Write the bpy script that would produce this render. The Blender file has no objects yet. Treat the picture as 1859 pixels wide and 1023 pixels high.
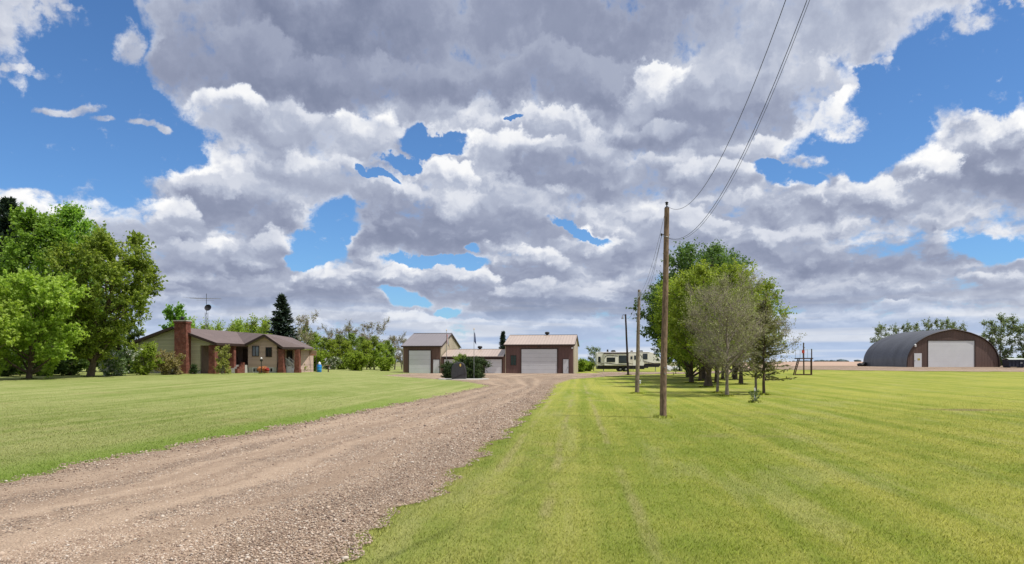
import bpy, bmesh, math, random
import numpy as np
from mathutils import Vector, Matrix
R = math.radians
SC = bpy.context.scene

# ------------------------------------------------------------------ camera
CAM_H = 1.85
cam_data = bpy.data.cameras.new("camera")
cam = bpy.data.objects.new("camera", cam_data)
SC.collection.objects.link(cam)
cam.location = (0, 0, CAM_H)
cam.rotation_euler = (R(90), 0, 0)
cam_data.sensor_width = 36.0
cam_data.lens = 36.0 * 1343 / 1859
cam_data.shift_y = 144.5 / 1859
cam_data.clip_start = 0.1
cam_data.clip_end = 20000
SC.camera = cam

# ------------------------------------------------------------------ exposure
SC.view_settings.view_transform = 'Standard'
SC.view_settings.look = 'None'
SC.view_settings.gamma = 1.0
SC.view_settings.exposure = 0.0
SC.render.engine = 'CYCLES'
SC.cycles.max_bounces = 6
SC.cycles.diffuse_bounces = 3
SC.cycles.transparent_max_bounces = 8

# ------------------------------------------------------------------ sun
SUN_EL = R(61)
sun_h = Vector((0.948, -0.319, 0)).normalized()
sun_vec = Vector((sun_h.x * math.cos(SUN_EL), sun_h.y * math.cos(SUN_EL), math.sin(SUN_EL)))
sd = bpy.data.lights.new("sun", 'SUN')
sd.energy = 4.9
sd.angle = R(0.53)
sd.color = (1.0, 0.955, 0.88)
sun = bpy.data.objects.new("sun", sd)
SC.collection.objects.link(sun)
sun.rotation_euler = sun_vec.to_track_quat('Z', 'Y').to_euler()

# ------------------------------------------------------------------ world
W = bpy.data.worlds.new("World")
SC.world = W
W.use_nodes = True
wt = W.node_tree
wt.nodes.clear()


class G:
    """small shader-graph writer"""
    def __init__(s, tree):
        s.t = tree

    def n(s, kind, **kw):
        nd = s.t.nodes.new(kind)
        for k, v in kw.items():
            setattr(nd, k, v)
        return nd

    def put(s, sock, v):
        if v is None:
            return
        if isinstance(v, bpy.types.NodeSocket):
            s.t.links.new(v, sock)
        else:
            sock.default_value = v

    def m(s, op, a, b=None, c=None, clamp=False):
        nd = s.n('ShaderNodeMath', operation=op, use_clamp=clamp)
        s.put(nd.inputs[0], a)
        s.put(nd.inputs[1], b)
        s.put(nd.inputs[2], c)
        return nd.outputs[0]

    def v(s, op, a, b=None, c=None, out=0):
        nd = s.n('ShaderNodeVectorMath', operation=op)
        s.put(nd.inputs[0], a)
        s.put(nd.inputs[1], b)
        if c is not None:
            s.put(nd.inputs[3] if op == 'SCALE' else nd.inputs[2], c)
        return nd.outputs[out]

    def ss(s, x, lo, hi, a=0.0, b=1.0, kind='SMOOTHSTEP'):
        nd = s.n('ShaderNodeMapRange', interpolation_type=kind)
        s.put(nd.inputs[0], x)
        s.put(nd.inputs[1], lo)
        s.put(nd.inputs[2], hi)
        s.put(nd.inputs[3], a)
        s.put(nd.inputs[4], b)
        return nd.outputs[0]

    def xyz(s, x=0.0, y=0.0, z=0.0):
        nd = s.n('ShaderNodeCombineXYZ')
        s.put(nd.inputs[0], x)
        s.put(nd.inputs[1], y)
        s.put(nd.inputs[2], z)
        return nd.outputs[0]

    def sep(s, v):
        nd = s.n('ShaderNodeSeparateXYZ')
        s.put(nd.inputs[0], v)
        return nd.outputs

    def noise(s, vec, scale, detail=2.0, rough=0.5, dist=0.0, color=False, dims='3D'):
        nd = s.n('ShaderNodeTexNoise', noise_dimensions=dims)
        s.put(nd.inputs['Vector'], vec)
        nd.inputs['Scale'].default_value = scale
        nd.inputs['Detail'].default_value = detail
        nd.inputs['Roughness'].default_value = rough
        nd.inputs['Distortion'].default_value = dist
        return nd.outputs['Color' if color else 'Fac']

    def mix(s, f, a, b, mode='MIX'):
        nd = s.n('ShaderNodeMix', data_type='RGBA', blend_type=mode)
        s.put(nd.inputs['Factor'], f)
        for nm, v in (('A', a), ('B', b)):
            sk = [i for i in nd.inputs if i.name == nm and i.type == 'RGBA'][0]
            if isinstance(v, tuple) and len(v) == 3:
                v = v + (1.0,)
            s.put(sk, v)
        return [o for o in nd.outputs if o.type == 'RGBA'][0]

    def link(s, a, b):
        s.t.links.new(a, b)


def sky_world():
    g = G(wt)
    out = g.n('ShaderNodeOutputWorld')
    bg = g.n('ShaderNodeBackground')
    bg.inputs['Strength'].default_value = 0.1
    g.link(bg.outputs[0], out.inputs[0])
    sky = g.n('ShaderNodeTexSky', sky_type='NISHITA')
    sky.sun_disc = False
    sky.sun_elevation = SUN_EL
    sky.sun_rotation = math.atan2(sun_vec.x, sun_vec.y)
    sky.altitude = 600
    sky.air_density = 1.0
    sky.dust_density = 0.6
    sky.ozone_density = 1.6
    tc = g.n('ShaderNodeTexCoord')
    d = g.v('NORMALIZE', tc.outputs['Generated'])
    sx, sy, sz = g.sep(d)
    az = g.m('ARCTAN2', sx, sy)
    el = g.m('ARCSINE', sz)
    uv = g.xyz(az, el, 0.0)
    # cloud puffs shrink towards the horizon
    k = g.m('DIVIDE', 1.0, g.m('ADD', g.m('MAXIMUM', sz, 0.0), 0.20))
    q = g.v('SCALE', g.xyz(az, g.m('MULTIPLY', el, 1.0), 0.0), None, 1.0)
    qs = g.xyz(g.m('MULTIPLY', az, 3.1), g.m('MULTIPLY', g.m('LOGARITHM', g.m('ADD', g.m('MAXIMUM', el, 0.0), 0.10), 2.718), 1.45), 0.37)
    # warp of the cloud outlines
    w1 = g.v('SUBTRACT', g.noise(uv, 5.5, 2, 0.55, color=True, dims='2D'), (0.5, 0.5, 0.5))
    w2 = g.v('SUBTRACT', g.noise(uv, 22.0, 5, 0.62, color=True, dims='2D'), (0.5, 0.5, 0.5))
    shrink = g.ss(el, 0.0, 0.35, 0.35, 1.0, 'LINEAR')
    warp = g.v('SCALE', g.v('ADD', g.v('SCALE', w1, None, 0.10), g.v('SCALE', w2, None, 0.048)), None, shrink)
    uvw = g.v('ADD', uv, g.v('MULTIPLY', warp, (1, 1, 0)))
    uvs = g.v('ADD', uv, g.v('SCALE', g.v('MULTIPLY', warp, (1, 1, 0)), None, 1.7))
    uvi = g.v('ADD', uv, g.v('SCALE', g.v('MULTIPLY', warp, (1, 1, 0)), None, 0.55))

    def blob(px, py, rx, ry, rot=0.0, lo=0.42, hi=1.55, base=uvw, after=None):
        a = math.atan((px - 929.5) / 1343)
        ca = math.cos(a)
        e = math.atan((656 - py) / 1343 * ca)
        ru = rx / 1343 * ca * ca
        rv = ry / 1343 * ca * math.cos(e) ** 2
        # evaluated strictly one after the other to keep the shader stack small
        p = g.v('SUBTRACT', base, (a, e, 0) if after is None else g.xyz(g.m('MULTIPLY_ADD', after, 1e-7, a), e, 0.0))
        if rot:
            nd = g.n('ShaderNodeVectorRotate', rotation_type='Z_AXIS')
            g.put(nd.inputs['Vector'], p)
            nd.inputs['Angle'].default_value = R(rot)
            p = nd.outputs[0]
        ln = g.v('LENGTH', g.v('MULTIPLY', p, (1 / ru, 1 / rv, 0)), out=1)
        return g.ss(ln, lo, hi, 1.0, 0.0)

    def union(lst, base=uvw):
        acc = None
        for it in lst:
            b = blob(*it[:4], *(it[4:5] or (0.0,)), base=base, after=acc)
            acc = b if acc is None else g.m('MAXIMUM', acc, b)
        return acc

    def total(lst, base):
        acc = None
        for it in lst:
            b = blob(*it[:4], it[4], 0.45 if abs(it[5]) < 0.5 else 0.3, 1.22, base, acc)
            acc = g.m('MULTIPLY', b, it[5]) if acc is None else g.m('MULTIPLY_ADD', b, it[5], acc)
        return acc

    holes = union([
        (180, 215, 150, 140), (300, 262, 85, 62, -28), (188, 50, 74, 100), (90, 290, 120, 66), (10, 240, 60, 95), (-130, 200, 200, 110),
        (790, 252, 62, 21), (750, 262, 24, 26), (712, 298, 27, 15), (672, 330, 26, 8, 20),
        (612, 412, 44, 34), (585, 452, 46, 26), (545, 480, 26, 10), (800, 479, 90, 9), (868, 456, 16, 9),
        (745, 541, 48, 13, 8), (1050, 408, 66, 8, 14), (915, 212, 16, 7),
        (1740, 110, 135, 95), (1800, 50, 50, 75), (1640, 205, 80, 95), (1560, 285, 110, 48, 8), (1440, 325, 80, 22, 12),
        (1800, 160, 110, 42, 14), (1930, 60, 110, 120), (1602, 305, 50, 30), (1795, 457, 62, 22, 5), (820, 565, 26, 8),
        (1580, 130, 22, 40)])
    isl = union([(108, 203, 62, 9, -10), (165, 222, 26, 7), (248, 226, 32, 8), (290, 232, 20, 8), (232, 80, 36, 36, -30),
                 (12, 60, 30, 80), (40, 134, 45, 9), (90, 4, 50, 10), (1540, 232, 38, 20, 10), (1478, 298, 34, 13), (1606, 103, 17, 14, 30),
                 (1770, 22, 44, 30, 10), (1655, 308, 12, 16, 20), (30, 352, 60, 14), (1728, 275, 34, 30), (1780, 262, 50, 28, 20)], uvi)
    cover = g.m('SUBTRACT', 1.0, holes)

    def vor(p, sc, dt, rough=0.5):
        vo = g.n('ShaderNodeTexVoronoi', feature='SMOOTH_F1', voronoi_dimensions='2D')
        g.put(vo.inputs['Vector'], p)
        vo.inputs['Scale'].default_value = sc
        vo.inputs['Detail'].default_value = dt
        vo.inputs['Roughness'].default_value = rough
        vo.inputs['Smoothness'].default_value = 0.25
        return g.m('SUBTRACT', 1.0, vo.outputs['Distance'])

    pw = g.v('ADD', qs, g.v('SCALE', w2, None, 0.16))

    def dens(p):
        return g.m('ADD', g.m('MULTIPLY', g.noise(p, 2.2, 3, 0.5, 0.0, dims='2D'), 0.75), g.m('MULTIPLY', vor(p, 4.2, 3.0, 0.55), 0.42))

    n0 = dens(pw)
    n1 = dens(g.v('ADD', pw, (0.022, 0.05, 0.0)))
    nl = n0
    fine = g.m('SUBTRACT', g.noise(qs, 12.0, 6, 0.66, dims='2D'), 0.5)
    n0 = g.m('MULTIPLY_ADD', fine, 0.6, n0)
    thick = g.m('ADD', cover, g.m('MULTIPLY', g.m('SUBTRACT', n0, 0.60), 1.0))
    a_isl = g.ss(g.m('MULTIPLY_ADD', fine, 2.3, isl), 0.30, 1.25)
    alpha = g.m('MAXIMUM', g.ss(thick, 0.28, 0.70), a_isl)
    # light: puffs lit from the upper right, thin rims bright, thick bellies grey
    shade = total([
        (820, 40, 620, 150, 0, -0.45), (520, 90, 250, 125, 0, -0.34), (1250, 20, 330, 60, 0, -0.12),
        (770, 440, 150, 42, 0, -0.3), (1195, 262, 110, 34, 8, -0.3), (1770, 345, 150, 55, 15, -0.3), (980, 540, 200, 38, 0, -0.3)], uvs)
    direc = g.m('MULTIPLY_ADD', fine, 0.22, g.m('MULTIPLY', g.m('SUBTRACT', nl, n1), 1.5))
    calm = g.ss(shade, -0.40, 0.15, 0.30, 1.0)
    rim = g.ss(thick, 0.45, 1.05, 0.34, 0.0)
    mott = g.m('MULTIPLY', g.m('SUBTRACT', g.noise(uvw, 5.0, 4, 0.5, dims='2D'), 0.5), 0.35)
    top_soft = g.ss(el, 0.28, 0.42, 1.0, 0.4)
    lum = g.m('ADD', 0.47, g.m('ADD', g.m('MULTIPLY', g.m('ADD', g.m('MULTIPLY', direc, calm), mott), top_soft), g.m('MULTIPLY', shade, 0.62)))
    # heaped clouds: each has a crisp sunlit head and a soft grey belly
    bump = g.m('ADD', g.m('MULTIPLY', g.m('SUBTRACT', nl, 0.6), 1.5), g.m('MULTIPLY', fine, 0.7))
    CELLS = [
        (270, 90, 80, 60, .42, .22), (430, 120, 180, 95, .30, .08), (700, 150, 260, 75, .30, .08), (1000, 150, 230, 60, .36, .12),
        (1215, 165, 120, 70, .95, .45), (1350, 200, 170, 110, .52, .16), (1505, 150, 75, 115, .98, .40), (1530, 205, 55, 60, 1.0, .75), (1545, 120, 40, 60, 1.0, .7), (1400, 290, 120, 50, .80, .30),
        (405, 225, 95, 80, .98, .40), (545, 250, 120, 80, .72, .30), (650, 250, 85, 70, .98, .45), (590, 340, 120, 60, .80, .30),
        (960, 235, 110, 55, .85, .35), (1190, 250, 120, 46, .60, .10), (900, 280, 100, 50, .95, .40), (1020, 310, 120, 75, .60, .14),
        (1170, 330, 110, 60, .65, .22), (1290, 345, 120, 50, .75, .28), (800, 325, 80, 45, .98, .50), (700, 380, 80, 85, .92, .22), (800, 410, 150, 85, .75, .10), (950, 400, 130, 70, .62, .20),
        (370, 350, 80, 50, .98, .45), (440, 385, 140, 75, .60, .12), (70, 400, 120, 52, .98, .42), (190, 410, 110, 60, .92, .38), (285, 400, 90, 55, .95, .38),
        (1790, 300, 130, 110, .95, .14), (1690, 330, 70, 60, .98, .30), (1880, 255, 80, 80, .98, .2), (1600, 380, 120, 50, .92, .24), (1460, 385, 130, 52, .92, .28), (1330, 400, 120, 46, .82, .26),
        (400, 465, 66, 34, .95, .40), (500, 470, 110, 50, .70, .22), (240, 480, 150, 50, .60, .24), (430, 530, 120, 40, .55, .16),
        (1070, 445, 110, 48, .95, .30), (960, 490, 95, 55, .90, .20), (1230, 440, 120, 50, .70, .25), (1640, 470, 240, 40, .78, .15), (1400, 470, 160, 40, .70, .18), (1850, 475, 60, 36, .92, .40),
        (605, 525, 100, 46, .92, .18), (735, 515, 90, 36, .95, .24), (850, 520, 95, 46, .92, .20), (1020, 550, 190, 46, .72, .10), (1230, 520, 120, 46, .60, .2),
        (1760, 525, 120, 30, .80, .28), (1500, 535, 180, 26, .62, .22), (1620, 545, 40, 12, .85, .5),
        (745, 592, 66, 34, .92, .35), (560, 596, 110, 26, .85, .35), (880, 598, 80, 22, .85, .35), (1040, 602, 90, 20, .80, .35), (1490, 585, 220, 18, .62, .35)]
    for (px, py, rx, ry, top, bot) in CELLS:
        a = math.atan((px - 929.5) / 1343)
        ca = math.cos(a)
        e = math.atan((656 - py) / 1343 * ca)
        p = g.v('MULTIPLY', g.v('SUBTRACT', uvw, g.xyz(g.m('MULTIPLY_ADD', lum, 1e-7, a), e, 0.0)), (1343 / rx / ca / ca, 1343 / ry / ca / math.cos(e) ** 2, 0))
        ln = g.v('LENGTH', p, out=1)
        cu, cv, _ = g.sep(p)
        ln = g.m('MULTIPLY_ADD', bump, -0.55, ln)
        mk = g.m('MULTIPLY', g.ss(ln, 0.84, 1.08, 1.0, 0.0), g.ss(cv, -0.95, -0.15))
        t_ = g.m('ADD', g.m('MULTIPLY_ADD', cu, 0.22, cv), g.m('MULTIPLY', g.m('ADD', bump, direc), 0.75))
        li = g.ss(t_, -0.45, 0.85, bot - 0.06, top + 0.03)
        mxn = g.n('ShaderNodeMix')
        g.put(mxn.inputs[0], g.m('MULTIPLY', mk, 0.9))
        g.put(mxn.inputs[2], lum)
        g.put(mxn.inputs[3], li)
        lum = mxn.outputs[0]
    lum = g.m('ADD', lum, g.m('MULTIPLY', rim, 0.7))
    lum = g.m('ADD', lum, g.ss(el, 0.05, 0.20, -0.06, 0.0), clamp=True)
    ramp = g.n('ShaderNodeValToRGB')
    g.put(ramp.inputs[0], lum)
    cr = ramp.color_ramp
    cr.elements[0].position = 0.0
    cr.elements[0].color = (0.205, 0.238, 0.350, 1)
    cr.elements[1].position = 1.0
    cr.elements[1].color = (1.0, 1.0, 1.0, 1)
    for pos, c in ((0.25, (0.305, 0.342, 0.465)), (0.5, (0.465, 0.51, 0.63)), (0.72, (0.72, 0.75, 0.83))):
        e = cr.elements.new(pos)
        e.color = c + (1,)
    # far air: banded pale layer near the horizon
    band = g.noise(g.xyz(g.m('MULTIPLY', az, 2.2), g.m('MULTIPLY', el, 34.0), 2.0), 1.7, 3, 0.55, dims='2D')
    far_c = g.mix(g.ss(band, 0.40, 0.64), (0.46, 0.58, 0.80), (0.74, 0.79, 0.88))
    col = g.mix(g.ss(el, 0.006, 0.105, 0.92, 0.0), ramp.outputs[0], far_c)
    cl = g.mix(1.0, col, (10.0, 10.0, 10.0), 'MULTIPLY')
    blue = g.mix(1.0, sky.outputs[0], (SKY_MUL[0], SKY_MUL[1], SKY_MUL[2]), 'MULTIPLY')
    a_low = g.m('MAXIMUM', alpha, g.ss(el, 0.0, 0.06, 0.9, 0.0))
    fin = g.mix(a_low, blue, cl)
    g.link(fin, bg.inputs['Color'])


SKY_MUL = (0.66, 1.0, 1.36)
sky_world()
W.cycles.sampling_method = 'MANUAL'
W.cycles.sample_map_resolution = 256

# ------------------------------------------------------------------ helpers
F_PX = 1343.0
rng = np.random.default_rng(7)


def ssn(x, a, b):
    t = np.clip((np.asarray(x, float) - a) / (b - a), 0, 1)
    return t * t * (3 - 2 * t)


def H(x, y):
    """terrain height"""
    x = np.asarray(x, float)
    y = np.asarray(y, float)
    yy = np.maximum(y, 6.0)
    t = x / yy
    L = 0.55 * ssn(y, 22, 86) * (1 - 0.8 * ssn(y, 140, 300))
    Rr = 0.30 * ssn(y, 45, 90) + 0.70 * ssn(y, 84, 120) + 0.60 * ssn(y, 120, 300) + 0.15 * ssn(y, 300, 1500)
    z = L * ssn(-t, 0.10, 0.28) + Rr * ssn(t, 0.24, 0.38) * 1.0
    z = z + 0.06 * ssn(y, 60, 110) * (1 - ssn(np.abs(t), 0.1, 0.3))
    return z


def Hs(x, y):
    return float(H(x, y))


def G_at(px, Y):
    """ground point on the sight line of a photo column at depth Y"""
    X = (px - 929.5) / F_PX * Y
    return Vector((X, Y, Hs(X, Y)))


def Zat(py, Y):
    return CAM_H + (656 - py) / F_PX * Y


def Xat(px, Y):
    return (px - 929.5) / F_PX * Y


def ground_from_px(px, py):
    z = 0.0
    for _ in range(30):
        Y = F_PX * (CAM_H - z) / (py - 656)
        X = (px - 929.5) / F_PX * Y
        z = 0.5 * z + 0.5 * Hs(X, Y)
    return X, Y


def link(o, parent=None):
    SC.collection.objects.link(o)
    if parent is not None:
        o.parent = parent
    return o


def tag(o, label=None, cat=None, group=None, kind=None):
    if label:
        o['label'] = label
    if cat:
        o['category'] = cat
    if group:
        o['group'] = group
    if kind:
        o['kind'] = kind
    return o


def thing(name, loc, label, cat, group=None, rz=0.0):
    o = bpy.data.objects.new(name, None)
    o.empty_display_size = 0.3
    link(o)
    o.location = loc
    o.rotation_euler = (0, 0, rz)
    return tag(o, label, cat, group)


def dup(root, loc, label, rz=0.0, scale=1.0, group=None):
    r = root.copy()
    link(r)
    r.location = loc
    r.rotation_euler = (0, 0, rz)
    r.scale = (scale, scale, scale) if not isinstance(scale, tuple) else scale
    r['label'] = label
    if group:
        r['group'] = group
    for ch in list(root.children):
        c = ch.copy()
        link(c)
        c.parent = r
    return r


def np_mesh(name, V, faces, m=None, var=None, smooth=False, normals=None):
    """faces: list of (n,k) int arrays"""
    V = np.asarray(V, np.float32)
    me = bpy.data.meshes.new(name)
    me.vertices.add(len(V))
    me.vertices.foreach_set('co', V.ravel())
    loops = np.concatenate([f.ravel() for f in faces]).astype(np.int32)
    tot = np.concatenate([np.full(len(f), f.shape[1]) for f in faces]).astype(np.int32)
    st = np.concatenate([[0], np.cumsum(tot)[:-1]]).astype(np.int32)
    me.loops.add(len(loops))
    me.loops.foreach_set('vertex_index', loops)
    me.polygons.add(len(tot))
    me.polygons.foreach_set('loop_start', st)
    me.polygons.foreach_set('loop_total', tot)
    if smooth:
        me.polygons.foreach_set('use_smooth', np.ones(len(tot), bool))
    me.update(calc_edges=True)
    if var is not None:
        at = me.attributes.new('var', 'FLOAT', 'POINT')
        at.data.foreach_set('value', np.asarray(var, np.float32))
    if normals is not None:
        me.normals_split_custom_set_from_vertices(np.asarray(normals, np.float32).tolist())
    if m:
        me.materials.append(m)
    return me


def np_obj(name, me, parent=None):
    return link(bpy.data.objects.new(name, me), parent)


class MB:
    """collects world-space geometry of one part"""
    def __init__(s):
        s.V = []
        s.F = []

    def poly(s, pts):
        i = len(s.V)
        s.V += [tuple(p) for p in pts]
        s.F.append(tuple(range(i, i + len(pts))))

    def prism(s, pts, off):
        """closed prism from a planar outline and an offset vector"""
        off = Vector(off)
        a = [Vector(p) for p in pts]
        n = Vector((0, 0, 0))
        for k in range(len(a)):
            n += a[k].cross(a[(k + 1) % len(a)])
        if n.dot(off) > 0:
            a = a[::-1]
        i = len(s.V)
        k = len(a)
        s.V += [tuple(p) for p in a] + [tuple(p + off) for p in a]
        s.F.append(tuple(range(i, i + k)))
        s.F.append(tuple(range(i + 2 * k - 1, i + k - 1, -1)))
        for j in range(k):
            j2 = (j + 1) % k
            s.F.append((i + j2, i + j, i + k + j, i + k + j2))

    def box(s, lo, hi, fr=None):
        x0, y0, z0 = lo
        x1, y1, z1 = hi
        c = [(x0, y0, z0), (x1, y0, z0), (x1, y1, z0), (x0, y1, z0), (x0, y0, z1), (x1, y0, z1), (x1, y1, z1), (x0, y1, z1)]
        if fr:
            c = [fr(*p) for p in c]
        i = len(s.V)
        s.V += [tuple(p) for p in c]
        for f in ((0, 3, 2, 1), (4, 5, 6, 7), (0, 1, 5, 4), (1, 2, 6, 5), (2, 3, 7, 6), (3, 0, 4, 7)):
            s.F.append(tuple(i + k for k in f))

    def tube(s, pts, r, n=8, cap=True):
        pts = [Vector(p) for p in pts]
        if not hasattr(r, '__len__'):
            r = [r] * len(pts)
        base = len(s.V)
        for k, p in enumerate(pts):
            d = (pts[min(k + 1, len(pts) - 1)] - pts[max(k - 1, 0)]).normalized()
            u = d.orthogonal().normalized() if abs(d.z) < 0.9 else Vector((1, 0, 0))
            u = (u - d * u.dot(d)).normalized()
            w = d.cross(u)
            for j in range(n):
                a = 2 * math.pi * j / n
                s.V.append(tuple(p + (u * math.cos(a) + w * math.sin(a)) * r[k]))
        for k in range(len(pts) - 1):
            for j in range(n):
                j2 = (j + 1) % n
                s.F.append((base + k * n + j, base + k * n + j2, base + (k + 1) * n + j2, base + (k + 1) * n + j))
        if cap:
            s.F.append(tuple(base + j for j in range(n))[::-1])
            s.F.append(tuple(base + (len(pts) - 1) * n + j for j in range(n)))

    def bar(s, p, q, w, h):
        p, q = Vector(p), Vector(q)
        d = (q - p).normalized()
        u = d.cross(Vector((0, 0, 1)))
        u = u.normalized() if u.length > 1e-3 else Vector((1, 0, 0))
        v = u.cross(d)
        c = [p + u * a * w / 2 + v * b * h / 2 for a, b in ((-1, -1), (1, -1), (1, 1), (-1, 1))]
        i = len(s.V)
        s.V += [tuple(x) for x in c] + [tuple(x + (q - p)) for x in c]
        for f in ((0, 3, 2, 1), (4, 5, 6, 7), (0, 1, 5, 4), (1, 2, 6, 5), (2, 3, 7, 6), (3, 0, 4, 7)):
            s.F.append(tuple(i + k for k in f))

    def blob(s, c, r, seed=0, jit=0.1, sub=2, sq=(1, 1, 1)):
        bm = bmesh.new()
        bmesh.ops.create_icosphere(bm, subdivisions=sub, radius=1)
        rn = random.Random(seed)
        i = len(s.V)
        for v in bm.verts:
            k = r * (1 + rn.uniform(-jit, jit))
            s.V.append((c[0] + v.co.x * k * sq[0], c[1] + v.co.y * k * sq[1], c[2] + v.co.z * k * sq[2]))
        for f in bm.faces:
            s.F.append(tuple(i + v.index for v in f.verts))
        bm.free()

    def lathe(s, c, prof, n=16, fr=None):
        i = len(s.V)
        for r, z in prof:
            for j in range(n):
                a = 2 * math.pi * j / n
                s.V.append((c[0] + r * math.cos(a), c[1] + r * math.sin(a), c[2] + z))
        for k in range(len(prof) - 1):
            for j in range(n):
                j2 = (j + 1) % n
                s.F.append((i + k * n + j, i + k * n + j2, i + (k + 1) * n + j2, i + (k + 1) * n + j))
        s.F.append(tuple(i + j for j in range(n))[::-1])
        s.F.append(tuple(i + (len(prof) - 1) * n + j for j in range(n)))

    def build(s, name, m, parent=None, smooth=False, top=None, bevel=0.0):
        off = Vector((0, 0, 0))
        p = parent
        while p is not None:
            off += p.location
            p = p.parent
        if top is not None:
            off = Vector(top)
        me = bpy.data.meshes.new(name)
        me.from_pydata([tuple(Vector(v) - off) for v in s.V], [], s.F)
        me.validate()
        if smooth:
            me.polygons.foreach_set('use_smooth', [True] * len(me.polygons))
        me.materials.append(m)
        o = bpy.data.objects.new(name, me)
        link(o, parent)
        if top is not None:
            o.location = top
        if bevel:
            bv = o.modifiers.new('bevel', 'BEVEL')
            bv.width = bevel
            bv.segments = 2
            bv.limit_method = 'ANGLE'
        if smooth:
            try:
                me.set_sharp_from_angle(angle=R(40))
            except Exception:
                pass
        return o


# ------------------------------------------------------------------ materials
def new_mat(name):
    m = bpy.data.materials.new(name)
    m.use_nodes = True
    t = m.node_tree
    t.nodes.clear()
    g = G(t)
    out = g.n('ShaderNodeOutputMaterial')
    return m, g, out


def principled(g, out, col, rough=0.8, bump=None, bs=0.3, bd=0.02, metal=0.0, spec=0.3):
    p = g.n('ShaderNodeBsdfPrincipled')
    g.put(p.inputs['Base Color'], col if not isinstance(col, tuple) else (col + (1,))[:4])
    g.put(p.inputs['Roughness'], rough)
    p.inputs['Metallic'].default_value = metal
    p.inputs['Specular IOR Level'].default_value = spec
    if bump is not None:
        b = g.n('ShaderNodeBump')
        b.inputs['Strength'].default_value = bs
        b.inputs['Distance'].default_value = bd
        g.put(b.inputs['Height'], bump)
        g.link(b.outputs[0], p.inputs['Normal'])
    g.link(p.outputs[0], out.inputs['Surface'])
    return p


def plain(name, c, rough=0.7, var=0.15, scale=3.0, metal=0.0, spec=0.3, bump=0.15, sv=None):
    """painted or raw surface with weathering in broad patches and fine grain"""
    m, g, out = new_mat(name)
    tc = g.n('ShaderNodeTexCoord').outputs['Object']
    v = g.v('MULTIPLY', tc, sv) if sv else tc
    n = g.noise(v, scale, 5, 0.6)
    n2 = g.noise(v, scale * 9, 3, 0.6)
    f = g.m('ADD', g.m('MULTIPLY', n, 0.7), g.m('MULTIPLY', n2, 0.3))
    lo = tuple(x * (1 - var) for x in c)
    hi = tuple(min(1, x * (1 + var)) for x in c)
    col = g.mix(g.ss(f, 0.3, 0.7), lo, hi)
    principled(g, out, col, rough, n2, bump, 0.01, metal, spec)
    return m


def ribbed(name, c, pitch=0.23, ang=0.0, rough=0.45, var=0.08, vertical=True, metal=0.0, spec=0.4):
    """ribbed sheet metal; ribs along the direction across `ang`"""
    m, g, out = new_mat(name)
    tc = g.n('ShaderNodeTexCoord').outputs['Object']
    x, y, z = g.sep(tc)
    if vertical == 'x':
        u = g.m('ADD', g.m('MULTIPLY', x, math.cos(ang)), g.m('MULTIPLY', y, -math.sin(ang)))
    elif vertical == 'y':
        u = g.m('ADD', g.m('MULTIPLY', x, math.sin(ang)), g.m('MULTIPLY', y, math.cos(ang)))
    else:
        u = z
    fr = g.m('FRACT', g.m('DIVIDE', u, pitch))
    rib = g.m('SUBTRACT', g.ss(fr, 0.0, 0.12), g.ss(fr, 0.22, 0.34))
    pan = g.m('FLOOR', g.m('DIVIDE', u, pitch * 4))
    wn = g.n('ShaderNodeTexWhiteNoise', noise_dimensions='1D')
    g.put(wn.inputs['W'], pan)
    n = g.noise(g.v('MULTIPLY', tc, (1, 1, 0.25)), 0.7, 5, 0.6)
    f = g.m('ADD', g.m('MULTIPLY', n, 0.7), g.m('MULTIPLY', wn.outputs['Value'], 0.3))
    col = g.mix(g.ss(f, 0.25, 0.75), tuple(x_ * (1 - var) for x_ in c), tuple(min(1, x_ * (1 + var)) for x_ in c))
    col = g.mix(g.m('MULTIPLY', rib, 0.32), col, tuple(x_ * 0.55 for x_ in c))
    principled(g, out, col, rough, rib, 0.6, 0.02, metal, spec)
    return m


def lap_siding(name, c, pitch=0.2, var=0.1):
    m, g, out = new_mat(name)
    tc = g.n('ShaderNodeTexCoord').outputs['Object']
    x, y, z = g.sep(tc)
    k = g.m('DIVIDE', z, pitch)
    fr = g.m('FRACT', k)
    line = g.ss(fr, 0.0, 0.14, 1.0, 0.0)
    wn = g.n('ShaderNodeTexWhiteNoise', noise_dimensions='1D')
    g.put(wn.inputs['W'], g.m('FLOOR', k))
    n = g.noise(g.v('MULTIPLY', tc, (0.4, 0.4, 1.5)), 1.4, 5, 0.6)
    f = g.m('ADD', g.m('MULTIPLY', n, 0.6), g.m('MULTIPLY', wn.outputs['Value'], 0.4))
    col = g.mix(g.ss(f, 0.25, 0.75), tuple(a * (1 - var) for a in c), tuple(a * (1 + var) for a in c))
    col = g.mix(g.m('MULTIPLY', line, 0.55), col, tuple(a * 0.35 for a in c))
    principled(g, out, col, 0.75, g.m('MULTIPLY', fr, -1.0), 0.6, 0.02)
    return m


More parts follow.
